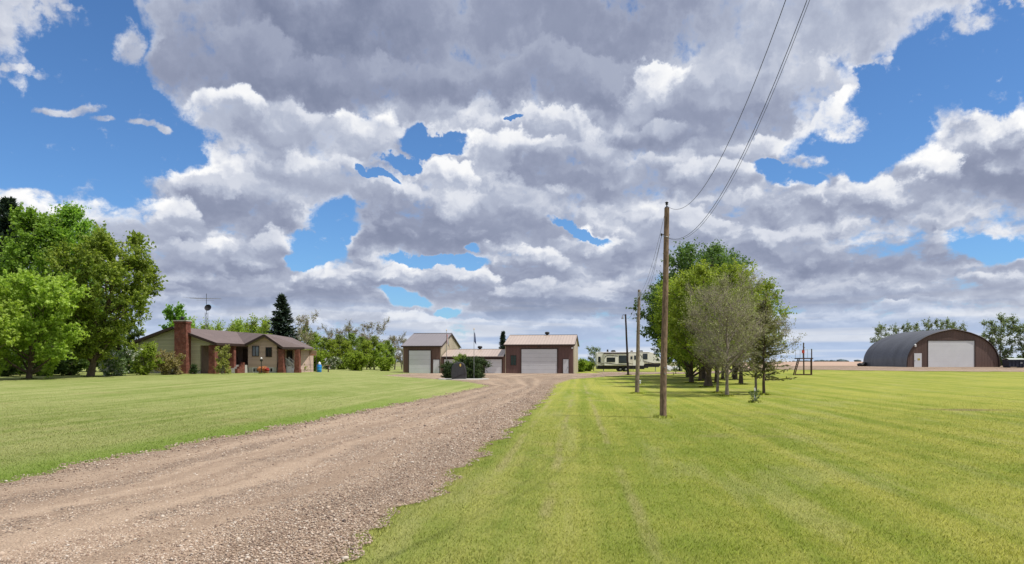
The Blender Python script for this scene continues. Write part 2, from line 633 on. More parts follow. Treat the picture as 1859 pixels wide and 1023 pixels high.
def brick(name, c1, c2, mortar=(0.42, 0.36, 0.32), sc=1.0):
    m, g, out = new_mat(name)
    tc = g.n('ShaderNodeTexCoord').outputs['Object']
    x, y, z = g.sep(tc)
    b = g.n('ShaderNodeTexBrick')
    g.put(b.inputs['Vector'], g.xyz(g.m('ADD', x, y), z, 0.0))
    b.inputs['Scale'].default_value = sc
    b.inputs['Brick Width'].default_value = 0.24
    b.inputs['Row Height'].default_value = 0.085
    b.inputs['Mortar Size'].default_value = 0.007
    b.inputs['Bias'].default_value = -0.1
    b.inputs['Color1'].default_value = c1 + (1,)
    b.inputs['Color2'].default_value = c2 + (1,)
    b.inputs['Mortar'].default_value = mortar + (1,)
    n = g.noise(tc, 2.5, 5, 0.65)
    n2 = g.noise(tc, 5.5, 3, 0.6)
    col = g.mix(g.m('MULTIPLY', g.ss(n, 0.42, 0.62), 0.75), b.outputs['Color'], tuple(a * 0.45 for a in c1))
    col = g.mix(g.ss(n2, 0.68, 0.74), col, (0.42, 0.28, 0.2))
    principled(g, out, col, 0.85, b.outputs['Fac'], -0.4, 0.01)
    return m


def shingles(name, c):
    m, g, out = new_mat(name)
    tc = g.n('ShaderNodeTexCoord').outputs['Object']
    n = g.noise(tc, 9.0, 4, 0.7)
    n2 = g.noise(tc, 0.8, 4, 0.6)
    x, y, z = g.sep(tc)
    fr = g.m('FRACT', g.m('DIVIDE', z, 0.06))
    f = g.m('ADD', g.m('MULTIPLY', n, 0.6), g.m('MULTIPLY', n2, 0.4))
    col = g.mix(g.ss(f, 0.3, 0.7), tuple(a * 0.78 for a in c), tuple(a * 1.2 for a in c))
    col = g.mix(g.ss(fr, 0, 0.25, 0.3, 0), col, tuple(a * 0.4 for a in c))
    principled(g, out, col, 0.9, n, 0.3, 0.01)
    return m


def leaf_mat(name, dark, mid, light, trans=0.35, tcol=None):
    m, g, out = new_mat(name)
    at = g.n('ShaderNodeAttribute', attribute_name='var')
    f = at.outputs['Fac']
    oi = g.n('ShaderNodeObjectInfo').outputs['Random']
    col = g.mix(g.ss(f, 0.0, 0.5), dark, mid)
    col = g.mix(g.ss(f, 0.5, 1.0), col, light)
    hs = g.n('ShaderNodeHueSaturation')
    g.put(hs.inputs['Hue'], g.ss(oi, 0, 1, 0.488, 0.508, 'LINEAR'))
    g.put(hs.inputs['Value'], g.ss(oi, 0, 1, 0.88, 1.12, 'LINEAR'))
    g.put(hs.inputs['Color'], col)
    col = hs.outputs[0]
    d = g.n('ShaderNodeBsdfPrincipled')
    g.put(d.inputs['Base Color'], col)
    d.inputs['Roughness'].default_value = 0.55
    d.inputs['Specular IOR Level'].default_value = 0.25
    tr = g.n('ShaderNodeBsdfTranslucent')
    tc_ = g.mix(1.0, col, tcol or (1.3, 1.35, 0.6), 'MULTIPLY')
    g.put(tr.inputs['Color'], tc_)
    mx = g.n('ShaderNodeMixShader')
    mx.inputs[0].default_value = trans
    g.link(d.outputs[0], mx.inputs[1])
    g.link(tr.outputs[0], mx.inputs[2])
    g.link(mx.outputs[0], out.inputs['Surface'])
    return m


def bark(name, c):
    m, g, out = new_mat(name)
    tc = g.n('ShaderNodeTexCoord').outputs['Object']
    v = g.v('MULTIPLY', tc, (1, 1, 0.2))
    n = g.noise(v, 22.0, 5, 0.65)
    n2 = g.noise(tc, 2.0, 3, 0.6)
    f = g.m('ADD', g.m('MULTIPLY', n, 0.7), g.m('MULTIPLY', n2, 0.3))
    col = g.mix(g.ss(f, 0.35, 0.65), tuple(a * 0.5 for a in c), tuple(a * 1.4 for a in c))
    principled(g, out, col, 0.95, n, 0.8, 0.02)
    return m


def glass_mat(name, c=(0.02, 0.025, 0.03), rough=0.08):
    m, g, out = new_mat(name)
    tc = g.n('ShaderNodeTexCoord').outputs['Object']
    n = g.noise(tc, 1.3, 3, 0.5)
    col = g.mix(n, tuple(a * 0.5 for a in c), tuple(a * 2.0 for a in c))
    principled(g, out, col, rough, None, spec=0.6)
    return m


M = {}
M['white_door'] = plain('white_door', (0.62, 0.63, 0.66), 0.5, 0.04, 0.8)
M['white_trim'] = plain('white_trim', (0.7, 0.7, 0.7), 0.6, 0.06)
M['brown_wall'] = ribbed('brown_wall', (0.150, 0.085, 0.065), 0.46, R(8), 0.5, 0.16, 'x')
M['redbrown_wall'] = ribbed('redbrown_wall', (0.125, 0.066, 0.058), 0.46, R(8), 0.5, 0.16, 'x')
M['tan_wall'] = ribbed('tan_wall', (0.40, 0.345, 0.25), 0.46, R(8), 0.5, 0.1, 'y')
M['dull_sheen_roof'] = ribbed('dull_sheen_roof', (0.235, 0.21, 0.215), 0.46, R(8), 0.38, 0.08, 'x')  # same sheet metal as the next roof, weaker sheen put into the colour
M['bright_sheen_roof'] = ribbed('bright_sheen_roof', (0.43, 0.345, 0.29), 0.46, R(8), 0.38, 0.06, 'x')  # stronger sheen of that roof metal put into the colour
M['dark_trim'] = plain('dark_trim', (0.045, 0.028, 0.025), 0.5, 0.15)
M['black_metal'] = plain('black_metal', (0.02, 0.02, 0.022), 0.45, 0.2)
M['grey_metal'] = plain('grey_metal', (0.32, 0.33, 0.34), 0.4, 0.1, metal=0.6)
M['concrete'] = plain('concrete', (0.42, 0.41, 0.38), 0.9, 0.12, 1.5)
M['olive_siding'] = lap_siding('olive_siding', (0.46, 0.43, 0.30))
M['pink_siding'] = lap_siding('pink_siding', (0.48, 0.355, 0.30))
M['brick'] = brick('brick', (0.22, 0.062, 0.040), (0.11, 0.035, 0.027), (0.20, 0.14, 0.11))
M['shingle'] = shingles('shingle', (0.150, 0.115, 0.110))
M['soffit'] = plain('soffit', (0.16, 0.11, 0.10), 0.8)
M['glass'] = glass_mat('glass')
M['blue_glass'] = glass_mat('blue_glass', (0.12, 0.14, 0.18), 0.1)
M['dark_door'] = plain('dark_door', (0.05, 0.028, 0.022), 0.6)
M['pole_wood'] = bark('pole_wood', (0.20, 0.135, 0.095))
M['dark_pole_wood'] = bark('dark_pole_wood', (0.05, 0.038, 0.032))
M['grey_pole_wood'] = bark('grey_pole_wood', (0.23, 0.18, 0.14))
M['bark'] = bark('bark', (0.10, 0.075, 0.055))
M['grey_bark'] = bark('grey_bark', (0.22, 0.185, 0.155))
M['deck_wood'] = bark('deck_wood', (0.09, 0.05, 0.035))

# ------------------------------------------------------------------ ground
TRACKS = [(-1.35, 0.09, 0.0), (-0.43, 0.092, 0.0), (0.75, 0.085, 0.0)]


def lawn_color(g, P):
    """shared colour of the lawn, ground and blades, from the place alone"""
    x, y, z = g.sep(P)
    u = g.m('SUBTRACT', x, g.m('MULTIPLY', y, 0.09))
    stripe = g.noise(g.xyz(u, g.m('MULTIPLY', y, 0.025), 0.0), 1.25, 4, 0.6, dims='2D')
    big = g.noise(P, 0.11, 5, 0.6, dims='2D')
    patch = g.noise(P, 0.9, 4, 0.65, dims='2D')
    fine = g.noise(P, 9.0, 3, 0.65, dims='2D')
    f = g.m('ADD', g.m('ADD', g.m('MULTIPLY', stripe, 0.42), g.m('MULTIPLY', big, 0.28)), g.m('ADD', g.m('MULTIPLY', patch, 0.22), g.m('MULTIPLY', fine, 0.12)))
    right = g.ss(g.m('SUBTRACT', x, g.m('MULTIPLY', y, 0.03)), -6.0, 3.0)
    green = g.mix(right, (0.205, 0.262, 0.062), (0.215, 0.272, 0.036))
    yel = g.mix(right, (0.360, 0.375, 0.145), (0.390, 0.385, 0.080))
    col = g.mix(g.ss(f, 0.38, 0.64), green, yel)
    pale = g.ss(g.noise(g.xyz(g.m('MULTIPLY', u, 0.8), g.m('MULTIPLY', y, 0.12), 5.0), 1.1, 4, 0.65, dims='2D'), 0.54, 0.68)
    col = g.mix(g.m('MULTIPLY', pale, 0.35), col, (0.40, 0.39, 0.17))
    # dry pale scars and worn tracks
    wear = None
    wob = g.m('MULTIPLY', g.m('SUBTRACT', g.noise(P, 0.35, 2, 0.5, dims='2D'), 0.5), 0.8)
    for a, b, c in TRACKS:
        dist = g.m('ABSOLUTE', g.m('ADD', g.m('SUBTRACT', g.m('SUBTRACT', x, a), g.m('MULTIPLY', y, b)), g.m('MULTIPLY', wob, 0.22)))
        w = g.ss(dist, 0.02, 0.13, 1.0, 0.0)
        wear = w if wear is None else g.m('MAXIMUM', wear, w)
    brk = g.ss(g.noise(g.v('ADD', P, (31, 7, 0)), 0.28, 3, 0.6, dims='2D'), 0.42, 0.60)
    inr = g.m('MULTIPLY', g.ss(y, 5.0, 9.0), g.ss(y, 45.0, 75.0, 1.0, 0.0))
    wear = g.m('MULTIPLY', g.m('MULTIPLY', wear, brk), inr)
    col = g.mix(g.m('MULTIPLY', wear, 0.55), col, (0.42, 0.36, 0.18))
    dry = g.ss(g.noise(g.v('ADD', P, (11, 3, 0)), 0.22, 5, 0.68, dims='2D'), 0.60, 0.72)
    col = g.mix(g.m('MULTIPLY', dry, 0.45), col, (0.33, 0.29, 0.13))
    # lusher strip along the left edge of the gravel
    le = g.m('ADD', x, g.m('ADD', 10.0, g.m('MULTIPLY', y, -0.137)))
    lush = g.m('MULTIPLY', g.ss(g.m('ABSOLUTE', le), 0.4, 1.5, 1.0, 0.0), g.ss(y, 30.0, 45.0, 1.0, 0.0))
    col = g.mix(g.m('MULTIPLY', lush, 0.55), col, (0.17, 0.29, 0.03))
    # bare scuffed patch far out on the right lawn
    px_ = g.m('DIVIDE', g.m('SUBTRACT', x, 17.4), 1.5)
    py_ = g.m('DIVIDE', g.m('SUBTRACT', y, 28.4), 0.75)
    rr = g.m('ADD', g.m('SQRT', g.m('ADD', g.m('MULTIPLY', px_, px_), g.m('MULTIPLY', py_, py_))), g.m('MULTIPLY', g.m('SUBTRACT', patch, 0.5), 1.6))
    col = g.mix(g.ss(rr, 0.4, 1.3, 0.7, 0.0), col, (0.24, 0.17, 0.10))
    return col, wear


def make_ground_mat():
    m, g, out = new_mat('lawn_ground')
    P = g.n('ShaderNodeNewGeometry').outputs['Position']
    col, wear = lawn_color(g, P)
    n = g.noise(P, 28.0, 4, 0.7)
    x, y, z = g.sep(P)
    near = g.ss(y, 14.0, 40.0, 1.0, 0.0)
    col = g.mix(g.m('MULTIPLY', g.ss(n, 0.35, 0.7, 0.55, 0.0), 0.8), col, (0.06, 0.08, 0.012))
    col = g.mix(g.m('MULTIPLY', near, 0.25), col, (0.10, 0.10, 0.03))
    # far farmland tints
    far = g.ss(y, 170.0, 320.0)
    strip = g.noise(g.v('MULTIPLY', P, (0.0016, 0.010, 0.0)), 1.0, 3, 0.5)
    col = g.mix(far, col, g.mix(g.ss(strip, 0.42, 0.56), (0.15, 0.20, 0.05), (0.27, 0.22, 0.14)))
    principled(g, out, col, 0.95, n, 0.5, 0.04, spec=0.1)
    return m


def make_gravel_mat():
    m, g, out = new_mat('gravel')
    P = g.n('ShaderNodeNewGeometry').outputs['Position']
    x, y, z = g.sep(P)
    vo = g.n('ShaderNodeTexVoronoi', feature='F1', voronoi_dimensions='2D')
    g.put(vo.inputs['Vector'], P)
    vo.inputs['Scale'].default_value = 26.0
    vo2 = g.n('ShaderNodeTexVoronoi', feature='F1', voronoi_dimensions='2D')
    g.put(vo2.inputs['Vector'], P)
    vo2.inputs['Scale'].default_value = 60.0
    rnd = g.n('ShaderNodeSeparateColor')
    g.put(rnd.inputs[0], vo.outputs['Color'])
    big = g.noise(P, 0.35, 5, 0.62, dims='2D')
    med = g.noise(P, 3.0, 4, 0.6, dims='2D')
    stone = g.mix(g.ss(rnd.outputs[0], 0.0, 1.0), (0.17, 0.125, 0.096), (0.47, 0.375, 0.295))
    stone = g.mix(g.ss(rnd.outputs[1], 0.80, 0.86), stone, (0.12, 0.09, 0.08))
    streak = g.noise(g.xyz(g.m('MULTIPLY', g.n('ShaderNodeAttribute', attribute_name='var').outputs['Fac'], 13.0), g.m('MULTIPLY', y, 0.07), 0.0), 1.0, 4, 0.6, dims='2D')
    sand = g.mix(g.m('ADD', g.m('MULTIPLY', med, 0.35), g.ss(streak, 0.3, 0.7, 0.0, 0.65)), (0.255, 0.182, 0.128), (0.46, 0.345, 0.25))
    # wheel tracks: packed and smoother, loose gravel between and along the edges
    at = g.n('ShaderNodeAttribute', attribute_name='var').outputs['Fac']
    wv = g.m('ADD', at, g.m('MULTIPLY', g.m('SUBTRACT', big, 0.5), 0.10))
    track = None
    for c_, w_ in ((0.17, 0.085), (0.37, 0.06), (0.56, 0.05), (0.74, 0.035)):
        t_ = g.ss(g.m('ABSOLUTE', g.m('SUBTRACT', wv, c_)), w_ * 0.3, w_ * 1.3, 1.0, 0.0)
        track = t_ if track is None else g.m('MAXIMUM', track, t_)
    loose = g.m('SUBTRACT', g.ss(g.m('ADD', g.m('MULTIPLY', big, 0.6), g.m('MULTIPLY', med, 0.4)), 0.35, 0.6), g.m('MULTIPLY', track, 0.75), clamp=True)
    cover = g.ss(vo.outputs['Distance'], 0.22, 0.55, 1.0, 0.0)
    f = g.m('MULTIPLY', cover, g.ss(loose, 0.0, 1.0, 0.3, 0.95))
    col = g.mix(f, sand, stone)
    edge = g.ss(g.m('ABSOLUTE', g.m('SUBTRACT', at, 0.5)), 0.44, 0.5)
    edge = g.m('MULTIPLY', edge, g.ss(y, 60.0, 90.0, 1.0, 0.0))
    col = g.mix(g.m('MULTIPLY', edge, 0.7), col, (0.36, 0.26, 0.18))
    bh = g.m('ADD', g.m('MULTIPLY', f, 1.0), g.m('MULTIPLY', vo2.outputs['Distance'], -0.3))
    principled(g, out, col, 0.95, bh, 0.9, 0.03, spec=0.15)
    return m


def make_field_mat():
    m, g, out = new_mat('tilled_soil')
    P = g.n('ShaderNodeNewGeometry').outputs['Position']
    n = g.noise(g.v('MULTIPLY', P, (0.05, 0.15, 1)), 1.0, 6, 0.65)
    col = g.mix(g.ss(n, 0.35, 0.65), (0.33, 0.225, 0.165), (0.47, 0.345, 0.265))
    principled(g, out, col, 0.95, g.noise(P, 1.5, 4), 0.4, 0.1, spec=0.1)
    return m


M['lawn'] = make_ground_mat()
M['gravel'] = make_gravel_mat()
M['soil'] = make_field_mat()

# terrain sheet: radial grid to the horizon
nr, na = 170, 720
rad = 0.4 * (9000 / 0.4) ** (np.arange(nr) / (nr - 1))
ang = np.arange(na) / na * 2 * np.pi
RR, AA = np.meshgrid(rad, ang, indexing='ij')
X = RR * np.sin(AA)
Y = RR * np.cos(AA)
V = np.stack([X, Y, H(X, Y)], -1).reshape(-1, 3)
V = np.vstack([V, [[0, 0, 0]]])
i = np.arange(nr - 1)[:, None] * na
j = np.arange(na)[None, :]
j2 = (j + 1) % na
Q = np.stack([i + j, i + na + j, i + na + j2, i + j2], -1).reshape(-1, 4)[:, ::-1]
T = np.stack([np.full(na, nr * na), np.arange(na), (np.arange(na) + 1) % na], -1)[:, ::-1]
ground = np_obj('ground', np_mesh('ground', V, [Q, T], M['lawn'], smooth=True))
tag(ground, 'wide mown lawn of yellow green grass running out to the flat fields', None, kind='structure')

# driveway outline in the photograph's columns and rows
EDGE_L = [(-560, 960), (-260, 918), (0, 876), (110, 851), (250, 822), (400, 795), (560, 765), (700, 738), (800, 718), (860, 705.5), (885, 701), (884, 699.8), (879, 698.6), (850, 693), (809, 688.5), (736, 684), (694, 681)]
EDGE_R = [(470, 1130), (594, 1012), (655, 978), (709, 938), (771, 905), (808, 872), (862, 832), (877, 814), (928, 778), (950, 752), (994, 719), (1008, 697), (1038, 688), (1091, 684), (1138, 680.5), (1200, 678.3)]
gl = np.array([ground_from_px(*p) for p in EDGE_L])
gr = np.array([ground_from_px(*p) for p in EDGE_R])
gl = gl[np.argsort(gl[:, 1])]
gr = gr[np.argsort(gr[:, 1])]


def drive_edges(Y):
    xl = np.interp(Y, gl[:, 1], gl[:, 0])
    xr = np.interp(Y, gr[:, 1], gr[:, 0])
    nL = gl[0]
    nR = gr[0]
    sl = (gl[2] - gl[0])
    sr = (gr[2] - gr[0])
    xl = np.where(Y < nL[1], nL[0] + (Y - nL[1]) * sl[0] / sl[1], xl)
    xr = np.where(Y < nR[1], nR[0] + (Y - nR[1]) * sr[0] / sr[1], xr)
    return xl, xr


def edge_wob(Y, ph):
    return 0.10 * np.sin(Y * 1.7 + ph) + 0.07 * np.sin(Y * 4.1 + 2 * ph) + 0.05 * np.sin(Y * 9.3 + ph * 3)


rows = np.concatenate([np.linspace(-6, 6, 60), np.linspace(6.1, 40, 420), np.linspace(40.4, 112, 220)])
xl, xr = drive_edges(rows)
fade = np.clip(1.0 + rows * 0.01, 1, 2)
xl = xl + edge_wob(rows, 0.4) * fade
xr = xr + edge_wob(rows, 2.1) * fade
nc = 25
s = np.linspace(0, 1, nc)
X = xl[:, None] + (xr - xl)[:, None] * s[None]
Y = np.repeat(rows[:, None], nc, 1)
prof = 0.012 * np.sin(np.pi * s)[None] + 0.018 - 0.02 * ((s == 0) | (s == 1))[None]
Z = H(X, Y) + prof
V = np.stack([X, Y, Z], -1).reshape(-1, 3)
i = np.arange(len(rows) - 1)[:, None] * nc
j = np.arange(nc - 1)[None]
Q = np.stack([i + j, i + j + 1, i + nc + j + 1, i + nc + j], -1).reshape(-1, 4)
dw = np_obj('driveway', np_mesh('driveway', V, [Q], M['gravel'], var=np.tile(s, len(rows)), smooth=True))
tag(dw, 'long curving driveway of loose tan gravel', None, kind='structure')

# gravel yard from the workshop to the arched barn
cols = np.linspace(14, 175, 240)
yb = np.interp(cols, [14, 25, 40, 55, 70, 90, 175], [110.5, 110, 104, 98.5, 96, 93, 88]) + 0.5 * np.sin(cols * 0.9) + 0.25 * np.sin(cols * 2.3)
nrw = 40
tt = np.linspace(0, 1, nrw)
ye = np.interp(cols, [14, 30, 45, 175], [126, 128, 134, 136])
X = np.repeat(cols[:, None], nrw, 1)
Y = yb[:, None] + (ye - yb)[:, None] * tt[None]
V = np.stack([X, Y, H(X, Y) + 0.036], -1).reshape(-1, 3)
i = np.arange(len(cols) - 1)[:, None] * nrw
j = np.arange(nrw - 1)[None]
Q = np.stack([i + j, i + nrw + j, i + nrw + j + 1, i + j + 1], -1).reshape(-1, 4)
yd = np_obj('gravel_yard', np_mesh('gravel_yard', V, [Q], M['gravel'], var=np.tile(tt * 0 + 0.5, len(cols)), smooth=True))
tag(yd, 'gravel yard stretching from the workshop to the arched barn', None, kind='structure')

# tilled field on the right, up to the skyline
tcol = np.linspace(0.30, 1.6, 80)
yy = np.concatenate([np.linspace(131, 300, 40), np.linspace(320, 1500, 30)])
X = tcol[None] * yy[:, None]
Y = np.repeat(yy[:, None], 80, 1) + 0 * X
V = np.stack([X, Y, H(X, Y) + 0.07], -1).reshape(-1, 3)
i = np.arange(len(yy) - 1)[:, None] * 80
j = np.arange(79)[None]
Q = np.stack([i + j, i + j + 1, i + 80 + j + 1, i + 80 + j], -1).reshape(-1, 4)
fd = np_obj('field', np_mesh('field', V, [Q], M['soil'], smooth=True))
tag(fd, 'bare brown tilled field rising to the skyline beyond the yard', None, kind='structure')


# ------------------------------------------------------------------ grass blades
def on_drive(x, y, m=0.0):
    a, b = drive_edges(y)
    a = a + edge_wob(y, 0.4) * np.clip(1 + y * 0.01, 1, 2)
    b = b + edge_wob(y, 2.1) * np.clip(1 + y * 0.01, 1, 2)
    return (x > a + m) & (x < b - m) & (y < 112)


def blade_mat():
    m, g, out = new_mat('grass_blades')
    P = g.n('ShaderNodeNewGeometry').outputs['Position']
    col, wear = lawn_color(g, P)
    at = g.n('ShaderNodeAttribute', attribute_name='var').outputs['Fac']
    col = g.mix(g.ss(at, 0.0, 0.5, 0.35, 0.0), col, (0.10, 0.20, 0.02))
    col = g.mix(1.0, col, (1.22, 1.22, 1.22), 'MULTIPLY')
    col = g.mix(g.ss(at, 0.75, 1.0, 0.0, 0.55), col, (0.50, 0.48, 0.18))
    d = g.n('ShaderNodeBsdfDiffuse')
    g.put(d.inputs['Color'], col)
    tr = g.n('ShaderNodeBsdfTranslucent')
    g.put(tr.inputs['Color'], g.mix(1.0, col, (1.1, 1.15, 0.7), 'MULTIPLY'))
    mx = g.n('ShaderNodeMixShader')
    mx.inputs[0].default_value = 0.3
    g.link(d.outputs[0], mx.inputs[1])
    g.link(tr.outputs[0], mx.inputs[2])
    g.link(mx.outputs[0], out.inputs['Surface'])
    return m


def scatter_frustum(n, y0, y1, tmax=0.80, tmin=-0.80):
    """points whose density falls with the square of distance"""
    y = y0 * (y1 / y0) ** rng.random(n)
    t = rng.uniform(tmin, tmax, n)
    return t * y, y


def make_blades(n, y0, y1, hgt, wid):
    x, y = scatter_frustum(n, y0, y1)
    # clump a little
    cl = np.sin(x * 3.1 + np.sin(y * 2.3) * 2) * np.sin(y * 2.7 + np.sin(x * 1.9) * 2)
    inside = on_drive(x, y, 0.0)
    xa, xb = drive_edges(y)
    din = np.minimum(np.abs(x - xa), np.abs(x - xb))
    tuft = np.sin(x * 5.3 + 1.7 * np.sin(y * 4.1)) * np.sin(y * 6.1 + np.sin(x * 3.3)) > 0.45
    fringe = inside & (din < 0.55) & tuft & (rng.random(n) < 0.5 * np.exp(-din / 0.25))
    keep = (~inside | fringe) & (rng.random(n) < 0.75 + 0.25 * cl)
    keep &= rng.random(n) < 1 - ssn(y, 26, 58)
    x, y = x[keep], y[keep]
    n = len(x)
    a = rng.uniform(0, 2 * np.pi, n)
    h = hgt * rng.uniform(0.45, 1.15, n)
    # taller ragged fringe by the gravel
    xa, xb = drive_edges(y)
    dd = np.minimum(np.abs(x - xa), np.abs(x - xb))
    h = h * (1 + 0.9 * np.exp(-(dd / 0.22) ** 2) * rng.random(n))
    w = wid * rng.uniform(0.6, 1.3, n) * np.clip(y / 9, 1, 2.2)
    lean = rng.uniform(0.2, 1.1, n) * h
    la = rng.uniform(0, 2 * np.pi, n)
    z = H(x, y)
    c, s_ = np.cos(a) * w / 2, np.sin(a) * w / 2
    V = np.empty((n, 3, 3))
    V[:, 0] = np.stack([x - c, y - s_, z], -1)
    V[:, 1] = np.stack([x + c, y + s_, z], -1)
    V[:, 2] = np.stack([x + np.cos(la) * lean, y + np.sin(la) * lean, z + h], -1)
    N = np.stack([np.cos(la) * 0.2, np.sin(la) * 0.2, np.full(n, 1.0)], -1) + rng.normal(0, 0.10, (n, 3))
    N /= np.linalg.norm(N, axis=1, keepdims=True)
    N = np.repeat(N[:, None], 3, 1).reshape(-1, 3)
    var = np.repeat(rng.random(n), 3)
    return V.reshape(-1, 3), N, var


Vb, Nb, vb = make_blades(900000, 5.6, 60, 0.027, 0.0052)
# longer uncut tufts left by the mower round the poles, trunks and shrubs
TB_ = [(1203.5, 24.4, .12), (1156.5, 42.8, .14), (1140.5, 99, .2), (1320, 39.5, .12), (1302, 43.5, .1), (1371, 44.5, .1), (1387, 41.3, .1), (1371, 33.4, .05), (1285, 54, .35), (1345, 59, .2),
       (1255, 64, .25), (1371, 33.8, .05), (163, 68, .35), (52, 62, .3), (1276, 76, .3), (1271, 70, .2), (1300, 64, .2), (1312, 75, .2), (474.5, 80, .08), (1161.8, 59.5, .1)]
xs_, ys_ = [], []
for px_, Y_, r_ in TB_:
    k_ = 500
    rr_ = r_ + np.abs(rng.normal(0, 0.10 + r_ * 0.3, k_))
    aa_ = rng.uniform(0, 6.283, k_)
    xs_.append((px_ - 929.5) / F_PX * Y_ + rr_ * np.cos(aa_))
    ys_.append(Y_ + rr_ * np.sin(aa_))
xs_, ys_ = np.concatenate(xs_), np.concatenate(ys_)
n_ = len(xs_)
h_ = rng.uniform(0.04, 0.12, n_)
w_ = rng.uniform(0.006, 0.012, n_) * np.clip(ys_ / 20, 1, 3)
a_ = rng.uniform(0, 6.283, n_)
l_ = rng.uniform(0, 6.283, n_)
z_ = H(xs_, ys_)
Vt_ = np.empty((n_, 3, 3))
Vt_[:, 0] = np.stack([xs_ - np.cos(a_) * w_, ys_ - np.sin(a_) * w_, z_], -1)
Vt_[:, 1] = np.stack([xs_ + np.cos(a_) * w_, ys_ + np.sin(a_) * w_, z_], -1)
Vt_[:, 2] = np.stack([xs_ + np.cos(l_) * h_ * 0.4, ys_ + np.sin(l_) * h_ * 0.4, z_ + h_], -1)
Vb = np.concatenate([Vb, Vt_.reshape(-1, 3)])
Nb = np.concatenate([Nb, np.tile([[0.1, -0.3, 0.95]], (n_ * 3, 1))])
vb = np.concatenate([vb, np.repeat(rng.random(n_) * 0.6, 3)])
gm = np_mesh('grass', Vb, [np.arange(len(Vb)).reshape(-1, 3)], blade_mat(), var=vb, normals=Nb)
grass = np_obj('grass', gm)
tag(grass, 'short mown grass blades covering the near lawn on both sides of the gravel', 'grass', kind='stuff')


# ------------------------------------------------------------------ loose stones
def stone_mat():
    m, g, out = new_mat('stones')
    at = g.n('ShaderNodeAttribute', attribute_name='var').outputs['Fac']
    r = g.n('ShaderNodeValToRGB')
    g.put(r.inputs[0], at)
    cr = r.color_ramp
    cr.elements[0].color = (0.10, 0.075, 0.065, 1)
    cr.elements[1].color = (0.55, 0.49, 0.42, 1)
    for p, c in ((0.12, (0.25, 0.175, 0.13)), (0.5, (0.40, 0.30, 0.225)), (0.85, (0.52, 0.42, 0.33))):
        e = cr.elements.new(p)
        e.color = c + (1,)
    P = g.n('ShaderNodeNewGeometry').outputs['Position']
    principled(g, out, r.outputs[0], 0.9, g.noise(P, 60, 2), 0.3, 0.004, spec=0.2)
    return m


def make_stones(n, y0, y1):
    x, y = scatter_frustum(n, y0, y1, 0.3, -0.85)
    keep = on_drive(x, y, -0.12)
    xa, xb = drive_edges(y)
    s_ = (x - xa) / (xb - xa)
    w = np.min([np.abs(s_ - c_) / w_ for c_, w_ in ((0.17, 0.085), (0.37, 0.06), (0.56, 0.05), (0.74, 0.035))], axis=0)
    wav = 0.5 + 0.5 * np.sin(x * 1.3 + np.sin(y * 0.7) * 2) * np.sin(y * 0.9 + x * 0.4)
    keep &= rng.random(n) < 0.14 + 0.86 * np.clip(w - 0.4, 0, 1) * (0.45 + 0.55 * ssn(s_, 0.4, 0.7)) * (0.6 + 0.4 * wav)
    x, y = x[keep], y[keep]
    n = len(x)
    bm = bmesh.new()
    bmesh.ops.create_icosphere(bm, subdivisions=1, radius=1)
    iv = np.array([v.co[:] for v in bm.verts])
    it = np.array([[v.index for v in f.verts] for f in bm.faces])
    bm.free()
    # half stones only: drop the lowest faces
    r = 0.0066 * np.exp(rng.normal(0, 0.38, n)) * np.clip(y / 11, 1, 2.2)
    k = len(iv)
    P = iv[None] * (1 + rng.normal(0, 0.18, (n, k, 1)))
    sc = np.stack([r * rng.uniform(0.8, 1.5, n), r * rng.uniform(0.8, 1.3, n), r * rng.uniform(0.5, 0.9, n)], -1)
    P = P * sc[:, None]
    a = rng.uniform(0, 2 * np.pi, n)
    ca, sa = np.cos(a)[:, None], np.sin(a)[:, None]
    Px = P[..., 0] * ca - P[..., 1] * sa + x[:, None]
    Py = P[..., 0] * sa + P[..., 1] * ca + y[:, None]
    Pz = P[..., 2] + (H(x, y) + 0.026 + r * 0.2)[:, None]
    V = np.stack([Px, Py, Pz], -1).reshape(-1, 3)
    Fc = (it[None] + (np.arange(n) * k)[:, None, None]).reshape(-1, 3)
    var = np.repeat(rng.random(n), k)
    return V, Fc, var


Vs, Fs, vs = make_stones(420000, 5.6, 60)
st = np_obj('loose_gravel', np_mesh('loose_gravel', Vs, [Fs], stone_mat(), var=vs, smooth=False))
tag(st, 'loose tan and grey stones scattered over the driveway', 'gravel', kind='stuff')

# ------------------------------------------------------------------ trees
def unit(v):
    return v / (np.linalg.norm(v, axis=-1, keepdims=True) + 1e-9)


